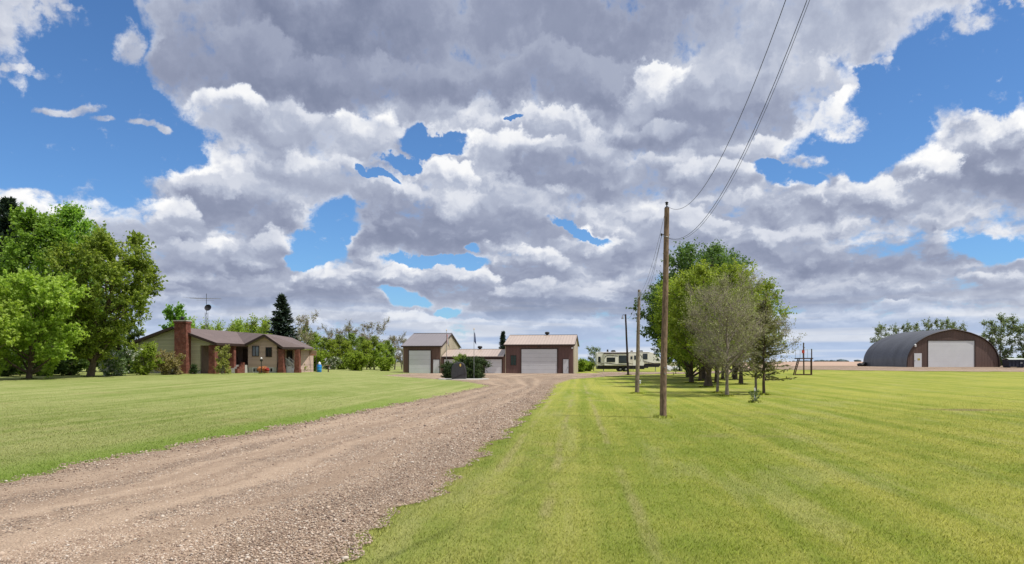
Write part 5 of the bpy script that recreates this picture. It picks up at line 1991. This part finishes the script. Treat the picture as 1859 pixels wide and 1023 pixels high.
hc = dens_curve(half)
prof_ = [(-x, z) for x, z in hc] + [(x, z) for x, z in hc[::-1]][1:]
mb = MB()
L = 14.3
ny = 72
for k in range(ny + 1):
    for (x, z) in prof_:
        rr = 0.05 * (1 if k % 2 else 0)
        nx_, nz_ = x / 7.2, z / 5.84 * 0.8 + 0.1
        mb.V.append((BX + x + nx_ * rr, BY + L * k / ny, BZ - 0.02 + z + nz_ * rr))
m_ = len(prof_)
for k in range(ny):
    for j in range(m_ - 1):
        mb.F.append((k * m_ + j, k * m_ + j + 1, (k + 1) * m_ + j + 1, (k + 1) * m_ + j))
arch_m = plain('grey_steel', (0.12, 0.125, 0.14), 0.42, 0.2, 0.6, 0.5, 0.5, 0.1, sv=(0.3, 2.0, 0.3))
sh_ = mb.build('roof', arch_m, barn)
sol = sh_.modifiers.new('sheet', 'SOLIDIFY')
sol.thickness = 0.06
sol.offset = 1
barn_red = ribbed('barn_front', (0.110, 0.068, 0.058), 0.45, 0.0, 0.6, 0.2, 'x')
fy = BY + 0.12


def inner(x):
    xs_ = [p[0] for p in prof_]
    return float(np.interp(x, xs_, [p[1] for p in prof_])) - 0.08


mb = MB()
pr = [(x * 0.988, max(z * 0.985, 0)) for x, z in prof_]
dl, dr_, dt = (1685 - 929.5) / F_PX * fy - BX, (1769 - 929.5) / F_PX * fy - BX, 4.15
ml = [(x, z) for x, z in pr if x <= dl]
mr = [(x, z) for x, z in pr if x >= dr_]
mc = [(x, z) for x, z in pr if dl < x < dr_]
zi = lambda x: float(np.interp(x, [p[0] for p in pr], [p[1] for p in pr]))
mb.prism([(BX + x, fy, BZ - 0.2 + (z + 0.2 if z > 0 else 0)) for x, z in ml] + [(BX + dl, fy, BZ + zi(dl)), (BX + dl, fy, BZ - 0.2)], (0, 0.12, 0))
mb.prism([(BX + dr_, fy, BZ - 0.2), (BX + dr_, fy, BZ + zi(dr_))] + [(BX + x, fy, BZ - 0.2 + (z + 0.2 if z > 0 else 0)) for x, z in mr], (0, 0.12, 0))
mb.prism([(BX + dl, fy, BZ + dt)] + [(BX + dl, fy, BZ + zi(dl))] + [(BX + x, fy, BZ + z) for x, z in mc] + [(BX + dr_, fy, BZ + zi(dr_)), (BX + dr_, fy, BZ + dt)], (0, 0.12, 0))
mb.build('front_wall', barn_red, barn)
mb = MB()
mb.prism([(BX + x, BY + L - 0.4, BZ + z) for x, z in pr], (0, 0.1, 0))
mb.build('back_wall', barn_red, barn)
mb = MB()
mb.tube([(BX + x, BY - 0.03, BZ + z) for x, z in prof_], 0.09, 6)
mb.build('arch_trim', M['dark_trim'], barn)
mb = MB()
for k in range(5):
    mb.box((BX + dl + 0.01, fy + 0.02, BZ + 0.06 + k * dt / 5), (BX + dr_ - 0.01, fy + 0.07, BZ + (k + 1) * dt / 5 - (0.012 if k == 4 else -0.058)))
gd = mb.build('garage_door', M['white_door'], barn)
mb = MB()
mb.box((BX + dl - 0.14, fy - 0.03, BZ), (BX + dl, fy - 0.004, BZ + dt + 0.14))
mb.box((BX + dr_, fy - 0.03, BZ), (BX + dr_ + 0.14, fy - 0.004, BZ + dt + 0.14))
mb.box((BX + dl, fy - 0.03, BZ + dt), (BX + dr_, fy - 0.004, BZ + dt + 0.14))
mb.box((BX + dl, fy + 0.08, BZ), (BX + dr_, fy + 0.1, BZ + dt))
mb.build('door_frame', M['dark_trim'], gd)
mx0, mx1 = Xat(1659.5, fy) - BX, Xat(1673, fy) - BX
mb = MB()
mb.box((BX + mx0, fy - 0.05, BZ + 0.05), (BX + mx1, fy - 0.004, BZ + 2.2))
md = mb.build('door', M['white_door'], barn)
mb = MB()
mb.box((BX + mx0 + 0.5, fy - 0.06, BZ + 1.1), (BX + mx1 - 0.25, fy - 0.052, BZ + 1.42))
mb.build('notice', plain('yellow_notice', (0.45, 0.36, 0.08), 0.7), md)
mb = MB()
mb.blob((BX + mx0 + 0.1, fy - 0.08, BZ + 1.05), 0.05, 1, 0)
mb.build('handle', M['black_metal'], md)
mb = MB()
mb.lathe(Vector((BX + mx0 + 0.1, fy - 0.15, BZ + 3.2)), [(0.14, 0), (0.16, 0.3), (0.08, 0.42), (0.01, 0.45)], 12)
mb.build('wall_lamp', M['white_trim'], barn)

# dark bin with pale lid
bp = G_at(1841, 112)
bn = thing('waste_bin', bp, 'dark blue bin with a pale sloping lid at the right end of the arched barn', 'bin')
navy = plain('navy_paint', (0.022, 0.024, 0.045), 0.5, 0.25)
mb = MB()
mb.prism([bp + Vector((-1.22, -0.7, 0.12)), bp + Vector((1.15, -0.7, 0.12)), bp + Vector((1.25, -0.7, 1.2)), bp + Vector((-1.3, -0.7, 1.2))], (0, 1.5, 0))
body = mb.build('body', navy, bn, bevel=0.05)
mb = MB()
for x in (-0.75, -0.2, 0.35, 0.85):
    mb.box((bp.x + x, bp.y - 0.78, bp.z + 0.16), (bp.x + x + 0.09, bp.y - 0.703, bp.z + 1.16))
mb.box((bp.x - 1.36, bp.y - 0.80, bp.z + 1.12), (bp.x + 1.32, bp.y - 0.705, bp.z + 1.2))
mb.build('ribs', navy, body)
mb = MB()
mb.prism([bp + Vector((-1.3, -0.76, 1.215)), bp + Vector((1.3, -0.76, 1.215)), bp + Vector((1.2, 0.0, 1.42)), bp + Vector((-1.2, 0.0, 1.42))], (0, 0, 0.05))
mb.prism([bp + Vector((-1.2, 0.0, 1.42)), bp + Vector((1.2, 0.0, 1.42)), bp + Vector((1.3, 0.8, 1.215)), bp + Vector((-1.3, 0.8, 1.215))], (0, 0, 0.05))
mb.build('lid', plain('pale_lid', (0.42, 0.45, 0.42), 0.5), bn)
for x in (-1.05, 0.95):
    mb = MB()
    mb.box((bp.x + x - 0.1, bp.y - 0.6, bp.z - 0.03), (bp.x + x + 0.1, bp.y + 0.7, bp.z + 0.12))
    mb.build('foot', M['black_metal'], bn)
mb = MB()
mb.box((bp.x + 0.42, bp.y - 0.72, bp.z + 0.62), (bp.x + 0.8, bp.y - 0.706, bp.z + 0.86))
mb.build('plate', M['grey_metal'], body)
# small dark heap at the barn's far left corner
q = G_at(1563, 128)
mb = MB()
mb.blob((q.x, q.y, q.z + 0.25), 0.55, 4, 0.2, 2, (1.3, 1, 0.7))
mb.blob((q.x + 0.7, q.y + 0.2, q.z + 0.3), 0.45, 5, 0.2, 2)
tag(mb.build('tyre_heap', M['black_metal'], None, top=q), 'small dark heap at the rear left corner of the arched barn', 'heap')

# play platform
pp = G_at(1466, 85)
ps = thing('play_platform', pp, 'raised wooden play platform with a tall post and ladder on the right lawn', 'play platform')
zdk = Zat(650.3, 85)
for px, pyt, r_ in ((1458.8, 621.5, 0.085), (1473.5, 633, 0.075)):
    a = G_at(px + (0.6 if px < 1460 else 0), 85)
    mb = MB()
    mb.tube([a - Vector((0, 0, 0.2)), Vector((Xat(px, 85), 85, Zat(pyt, 85)))], [r_, r_ * 0.85], 8)
    mb.build('post', M['deck_wood'], ps)
for px in (1459.5, 1472):
    a = G_at(px, 86.4)
    mb = MB()
    mb.tube([a - Vector((0, 0, 0.2)), a + Vector((0, 0, zdk - a.z))], 0.06, 8)
    mb.build('back_post', M['deck_wood'], ps)
mb = MB()
mb.box((Xat(1451.3, 85), 84.85, zdk - 0.06), (Xat(1475.5, 85), 86.5, zdk + 0.06))
mb.build('deck', M['deck_wood'], ps)
mb = MB()
a, b = Vector((Xat(1451.5, 85), 85.0, zdk)), Vector((Xat(1440.5, 85), 84.6, Hs(32, 84.6)))
for dy in (0.0, 0.45):
    o_ = Vector((0, dy, 0))
    mb.bar(b + o_, a + o_, 0.07, 0.10)
for k in range(1, 8):
    c = b.lerp(a, k / 8)
    mb.bar(c, c + Vector((0, 0.45, 0)), 0.05, 0.05)
mb.build('ladder', M['deck_wood'], ps)
mb = MB()
x0, x1 = Xat(1452.5, 85), Xat(1473.5, 85)
for z in (Zat(634.5, 85), Zat(642, 85)):
    for y in (85.0, 86.4):
        mb.tube([(x0, y, z), (x1, y, z)], 0.016, 5)
for x in (x0, (x0 + x1) / 2 + 0.2):
    for y in (85.0, 86.4):
        mb.tube([(x, y, zdk), (x, y, Zat(634, 85))], 0.018, 5)
mb.build('hand_rail', M['grey_metal'], ps)
mb = MB()
c = Vector((Xat(1457.2, 85), 84.9, Zat(638, 85)))
mb.box((c.x - 0.14, c.y - 0.1, c.z - 0.17), (c.x + 0.14, c.y - 0.01, c.z + 0.17))
mb.build('red_box', plain('red_paint', (0.5, 0.05, 0.02), 0.6), ps)
mb = MB()
mb.bar(Vector((Xat(1444, 85), 85, Hs(32.5, 85) + 0.06)), Vector((Xat(1474, 85), 85, Hs(34, 85) + 0.06)), 0.14, 0.14)  # dark bar on the grass standing in for the platform's shadow
mb.build('shadow_bar', M['deck_wood'], ps)

# ------------------------------------------------------------------ poles and wires
def pole(name, base, top, r0, r1, mat_, lab):
    t = thing(name, base, lab, 'utility pole')
    b, tp = Vector(base), Vector(top)
    mb = MB()
    n = 9
    rn = random.Random(int(r0 * 1000))
    pts = [b.lerp(tp, k / n) + Vector((rn.uniform(-.008, .008), 0, 0)) for k in range(n + 1)]
    pts[0].z -= 0.25
    mb.tube(pts, [r0 + (r1 - r0) * k / n for k in range(n + 1)], 14)
    mb.build('pole', mat_, t, smooth=True)
    return t


b1 = G_at(1203.5, 24.4)
t1 = Vector((Xat(1210.5, 24.4), 24.4, Zat(377, 24.4)))
P1 = pole('utility_pole', b1, t1, 0.115, 0.082, M['pole_wood'], 'tall brown utility pole nearest the camera carrying the overhead wires')
mb = MB()
mb.lathe(t1 - Vector((0, 0, 0.02)), [(0.08, 0), (0.06, 0.05), (0.02, 0.07), (0.02, 0.12), (0.045, 0.13), (0.05, 0.15), (0.025, 0.165), (0.055, 0.18), (0.058, 0.2), (0.03, 0.22), (0.01, 0.23)], 14)
mb.build('insulator', M['black_metal'], P1, smooth=True)
cz = Zat(425.5, 24.4)
cc_ = Vector((Xat(1209, 24.4), 24.4, cz))
mb = MB()
mb.tube([cc_ + Vector((-0.15, -0.02, 0.01)), cc_ + Vector((0.13, 0.0, -0.01))], 0.012, 6)
mb.lathe(cc_ + Vector((-0.15, -0.02, -0.04)), [(0.03, 0), (0.035, 0.05), (0.02, 0.08)], 10)
mb.build('bracket', M['black_metal'], P1)
mb = MB()
mb.tube([cc_ + Vector((0.1 * math.cos(a * 0.4), 0.1 * math.sin(a * 0.4), 0.03 - 0.012 * a * 0.8)) for a in range(17)], 0.008, 5)
mb.build('wire_wrap', M['grey_metal'], P1)
mb = MB()
mb.box((Xat(1204.5, 24.4), 24.2, Zat(668, 24.4)), (Xat(1204.5, 24.4) + 0.03, 24.31, Zat(668, 24.4) + 0.04))
mb.box((Xat(1204.5, 24.4), 24.2, Zat(679, 24.4)), (Xat(1204.5, 24.4) + 0.03, 24.31, Zat(679, 24.4) + 0.04))
mb.build('tag_plates', M['grey_metal'], P1)

b2 = G_at(1156.5, 42.8)
t2 = Vector((Xat(1160.3, 42.8), 42.8, Zat(525.5, 42.8)))
P2 = pole('utility_pole', b2, t2, 0.13, 0.075, M['grey_pole_wood'], 'shorter weathered grey utility pole between the tall pole and the camper')
mb = MB()
mb.box((t2.x - 0.07, t2.y - 0.12, t2.z - 0.4), (t2.x + 0.12, t2.y - 0.06, t2.z - 0.15))
mb.lathe(t2 + Vector((-0.06, -0.1, -0.5)), [(0.03, 0), (0.04, 0.06), (0.02, 0.1)], 8)
mb.build('bracket', M['grey_metal'], P2)
b3 = G_at(1140.5, 99)
t3 = Vector((Xat(1135.6, 99), 99, Zat(570, 99)))
P3 = pole('light_pole', b3, t3, 0.15, 0.11, M['dark_pole_wood'], 'thin dark leaning pole with a small yard light in front of the camper trailer')
mb = MB()
mb.tube([t3 - Vector((0, 0, 0.2)), t3 + Vector((-0.3, -0.1, -0.05)), t3 + Vector((-0.42, -0.15, -0.2))], 0.03, 6)
mb.build('lamp_arm', M['black_metal'], P3)
mb = MB()
mb.lathe(t3 + Vector((-0.42, -0.15, -0.62)), [(0.16, 0), (0.16, 0.05), (0.08, 0.3), (0.03, 0.42)], 10)
mb.build('lamp_head', M['grey_metal'], P3)

wire_m = plain('wire', (0.035, 0.035, 0.04), 0.6)


def wire(pts, r, lab, group):
    mb = MB()
    mb.tube(pts, r, 5)
    return tag(mb.build('power_line', wire_m, None, top=Vector(pts[0])), lab, 'wire', group)


def sag(a, b, s_, n=18):
    a, b = Vector(a), Vector(b)
    return [a.lerp(b, k / n) - Vector((0, 0, 4 * s_ * (k / n) * (1 - k / n))) for k in range(n + 1)]


ovh = 'overhead wires running up from the tall pole'
ys = np.linspace(24.38, 1.0, 36)
wire([(5.1 - 0.0965 * (24.4 - y), y, 5.83 + 0.0202 * (y - 16.8) ** 2) for y in ys], 0.0055, 'left overhead wire rising from the very top of the tall pole', ovh)
wire([(4.95 - 0.062 * (24.4 - y), y, 5.17 + 0.0248 * (y - 18.4) ** 2) for y in ys], 0.0055, 'right overhead wire rising from the bracket of the tall pole', ovh)
ys2 = np.linspace(24.2, 1.0, 36)
wire([(4.985 - 0.062 * (24.4 - y), y, 5.14 + 0.0252 * (y - 18.4) ** 2) for y in ys2], 0.004, 'thin companion strand hugging the right overhead wire', ovh)
g2 = 'wires from the tall pole to the grey pole'
wire(sag(cc_ + Vector((-0.14, 0.02, 0)), t2 + Vector((-0.05, -0.1, -0.45)), 0.9), 0.005, 'lowest hanging wire between the tall pole and the grey pole', g2)
wire(sag(cc_ + Vector((-0.12, 0.04, 0.02)), t2 + Vector((0.0, -0.1, -0.3)), 0.55), 0.005, 'middle hanging wire between the tall pole and the grey pole', g2)
wire(sag(t1 + Vector((0, 0, 0.12)), t2 + Vector((0.05, -0.05, -0.2)), 0.5), 0.005, 'upper wire from the top of the tall pole to the grey pole', g2)
wire(sag(t2 + Vector((0, 0, -0.2)), t3 + Vector((0, 0, -0.25)), 0.8), 0.010, 'wire from the grey pole to the dark light pole', None)

# white pipe stub and sapling stake
q = G_at(1161.8, 59.5)
mb = MB()
mb.lathe(q - Vector((0, 0, 0.05)), [(0.07, 0), (0.07, 0.3), (0.09, 0.31), (0.09, 0.38), (0.02, 0.40)], 12)
tag(mb.build('pipe_stub', M['white_trim'], None, top=q), 'small white capped pipe sticking out of the lawn behind the grey pole', 'pipe')
q = G_at(1370.3, 33.8)
mb = MB()
mb.box((q.x - 0.03, q.y - 0.02, q.z - 0.1), (q.x + 0.03, q.y + 0.02, q.z + 0.62))
mb.prism([(q.x - 0.03, q.y - 0.02, q.z + 0.62), (q.x + 0.03, q.y - 0.02, q.z + 0.62), (q.x, q.y - 0.02, q.z + 0.67)], (0, 0.04, 0))
tag(mb.build('garden_stake', M['white_trim'], None, top=q), 'short white stake beside the small sapling', 'stake')
q = G_at(1218, 137)
mb = MB()
rr = random.Random(4)
for k in range(9):
    mb.blob((q.x + rr.uniform(-1.0, 1.0), q.y + rr.uniform(-0.5, 0.5), q.z + rr.uniform(0.2, 0.75)), rr.uniform(0.4, 0.62), k, 0.15, 2, (1, 1, 0.8))
tag(mb.build('covered_pile', plain('grey_tarp', (0.40, 0.41, 0.42), 0.7, 0.2), None, smooth=True, top=q), 'pale grey covered pile beyond the front of the camper trailer', 'pile')

# ------------------------------------------------------------------ camper trailer
CX0, CY = Xat(1083.5, 135), 135.0
CZ = Hs(20, 135)
rv = thing('camper_trailer', (CX0 + 6, CY + 1.2, CZ), 'long cream and black fifth wheel camper trailer parked beyond the gravel', 'camper trailer')
cream = plain('cream_panel', (0.80, 0.77, 0.72), 0.35, 0.05, 0.6)
mblack = plain('gloss_black', (0.018, 0.018, 0.022), 0.3, 0.2)
brown_s = plain('brown_stripe', (0.06, 0.042, 0.04), 0.4)


def rx_(x, z):
    return (CX0 + x, CY, CZ + z)


mb = MB()
outl = [(0.12, 0.95), (0.0, 1.3), (0.0, 3.35), (0.25, 3.55), (9.3, 3.6), (10.3, 3.45), (11.4, 2.6), (11.75, 1.95), (11.6, 1.55), (8.7, 1.45), (8.5, 0.95)]
mb.prism([rx_(x, z) for x, z in outl], (0, 2.5, 0))
bd_ = mb.build('body', cream, rv, bevel=0.06)
mb = MB()
mb.prism([rx_(x, z) + Vector() if False else Vector(rx_(x, z)) + Vector((0, 0.02, 0)) for x, z in [(0.1, 0.42), (8.7, 0.42), (8.7, 0.94), (0.1, 0.94)]], (0, 2.46, 0))
mb.prism([Vector(rx_(x, z)) + Vector((0, 0.03, 0)) for x, z in [(8.7, 0.62), (9.4, 0.62), (9.4, 0.8), (11.3, 0.8), (11.6, 1.1), (11.6, 1.5), (8.7, 1.4)]], (0, 2.4, 0))
mb.build('skirt', mblack, rv)
# slide-out
mb = MB()
mb.box((CX0 + 1.3, CY - 0.75, CZ + 1.1), (CX0 + 5.6, CY - 0.003, CZ + 3.2))
so = mb.build('slide_out', cream, rv, bevel=0.03)
mb = MB()
mb.box((CX0 + 1.2, CY - 0.85, CZ + 3.21), (CX0 + 5.7, CY - 0.003, CZ + 3.34))
mb.build('slide_topper', brown_s, so)
yy_ = CY - 0.75


def rvwin(x0, z0, x1, z1, y, par, m=None):
    mb = MB()
    mb.box((CX0 + x0 - 0.05, y - 0.03, CZ + z0 - 0.05), (CX0 + x1 + 0.05, y - 0.003, CZ + z1 + 0.05))
    f = mb.build('window', mblack, par)
    mb = MB()
    mb.box((CX0 + x0, y - 0.045, CZ + z0), (CX0 + x1, y - 0.032, CZ + z1))
    mb.build('glass', M['glass'], f)


rvwin(1.75, 1.75, 3.2, 2.5, yy_, so)
rvwin(3.95, 1.55, 5.35, 2.85, yy_, so)
rvwin(0.3, 1.75, 0.65, 2.65, CY, rv)
rvwin(6.85, 2.2, 7.35, 2.85, CY, rv)
rvwin(8.45, 2.25, 9.2, 3.2, CY, rv)
mb = MB()
for (a, b, w) in (((0.15, 1.75), (2.2, 1.05), 0.09), ((0.15, 1.55), (1.6, 1.0), 0.06), ((5.75, 1.55), (6.6, 1.35), 0.08), ((7.7, 1.35), (8.3, 3.0), 0.05), ((8.4, 1.95), (11.2, 1.25), 0.10), ((8.6, 1.7), (10.9, 1.12), 0.06), ((7.9, 3.1), (8.4, 2.5), 0.06)):
    mb.bar(Vector(rx_(*a)) + Vector((0, -0.012, 0)), Vector(rx_(*b)) + Vector((0, -0.012, 0)), 0.02, w)
mb.bar(Vector(rx_(0.25, 3.42)) + Vector((0, -0.012, 0)), Vector(rx_(9.6, 3.46)) + Vector((0, -0.012, 0)), 0.02, 0.06)
mb.bar(Vector(rx_(5.78, 1.1)) + Vector((0, -0.012, 0)), Vector(rx_(5.78, 3.2)) + Vector((0, -0.012, 0)), 0.02, 0.02)
mb.bar(Vector(rx_(0.15, 1.02)) + Vector((0, -0.012, 0)), Vector(rx_(8.6, 1.02)) + Vector((0, -0.012, 0)), 0.02, 0.12)
mb.build('stripes', brown_s, bd_)
mb = MB()
pts = [(1.35, 2.35), (1.5, 2.75), (2.0, 2.95), (3.0, 2.85), (3.7, 2.8)]
for k in range(len(pts) - 1):
    mb.bar(Vector(rx_(*pts[k])) + Vector((0, -0.765, 0)), Vector(rx_(*pts[k + 1])) + Vector((0, -0.765, 0)), 0.02, 0.09)
pts = [(1.35, 1.6), (2.4, 1.45), (3.6, 1.3), (5.0, 1.22), (5.55, 1.25)]
for k in range(len(pts) - 1):
    mb.bar(Vector(rx_(*pts[k])) + Vector((0, -0.765, 0)), Vector(rx_(*pts[k + 1])) + Vector((0, -0.765, 0)), 0.02, 0.10)
mb.build('stripes', brown_s, so)
mb = MB()
mb.box((CX0 + 5.95, CY - 0.02, CZ + 1.0), (CX0 + 6.65, CY - 0.003, CZ + 3.0))
dd = mb.build('door', plain('cream_door', (0.66, 0.61, 0.53), 0.4), rv)
mb = MB()
mb.box((CX0 + 6.12, CY - 0.03, CZ + 2.2), (CX0 + 6.5, CY - 0.022, CZ + 2.75))
mb.build('door_window', M['glass'], dd)
for x in (4.3, 5.3):
    for sy in (0.02, 2.2):
        mb = MB()
        c = Vector((CX0 + x, CY + sy, CZ + 0.42))
        mb.lathe(Vector((0, 0, 0)), [(0.22, 0), (0.40, 0.0), (0.43, 0.04), (0.43, 0.22), (0.40, 0.26), (0.22, 0.26)], 24)
        mb.V = [tuple(c + Vector((v[0], v[2], v[1]))) for v in mb.V]
        wh = mb.build('wheel', M['black_metal'], rv)
        mb = MB()
        mb.lathe(Vector((0, 0, 0)), [(0.05, -0.02), (0.12, -0.02), (0.23, 0.01), (0.23, 0.1)], 20)
        mb.V = [tuple(c + Vector((v[0], v[2], v[1]))) for v in mb.V]
        mb.build('rim', M['grey_metal'], wh)
for x, w, h_ in ((1.95, 0.3, 0.45), (2.7, 0.9, 0.32), (6.3, 0.45, 0.25), (8.0, 0.6, 0.28)):
    mb = MB()
    mb.prism([(CX0 + x, CY + 0.7, CZ + 3.58), (CX0 + x + w, CY + 0.7, CZ + 3.58), (CX0 + x + w * 0.8, CY + 0.7, CZ + 3.58 + h_), (CX0 + x + w * 0.2, CY + 0.7, CZ + 3.58 + h_)], (0, 0.8, 0))
    mb.build('roof_unit', M['black_metal'], rv, bevel=0.04)
for x in (1.2, 10.7):
    mb = MB()
    mb.box((CX0 + x, CY + 0.3, CZ - 0.02), (CX0 + x + 0.12, CY + 0.42, CZ + 0.8))
    mb.box((CX0 + x - 0.1, CY + 0.2, CZ - 0.03), (CX0 + x + 0.22, CY + 0.52, CZ + 0.02))
    mb.build('jack', M['grey_metal'], rv)
mb = MB()
for k in range(3):
    mb.box((CX0 + 6.0, CY - 0.3 - 0.25 * k, CZ + 0.75 - 0.25 * k), (CX0 + 6.6, CY - 0.05 - 0.25 * k, CZ + 0.80 - 0.25 * k))
for x in (5.97, 6.6):
    mb.bar(Vector((CX0 + x, CY - 0.05, CZ + 0.8)), Vector((CX0 + x, CY - 0.85, CZ + 0.02)), 0.04, 0.05)
mb.build('entry_steps', M['black_metal'], rv)
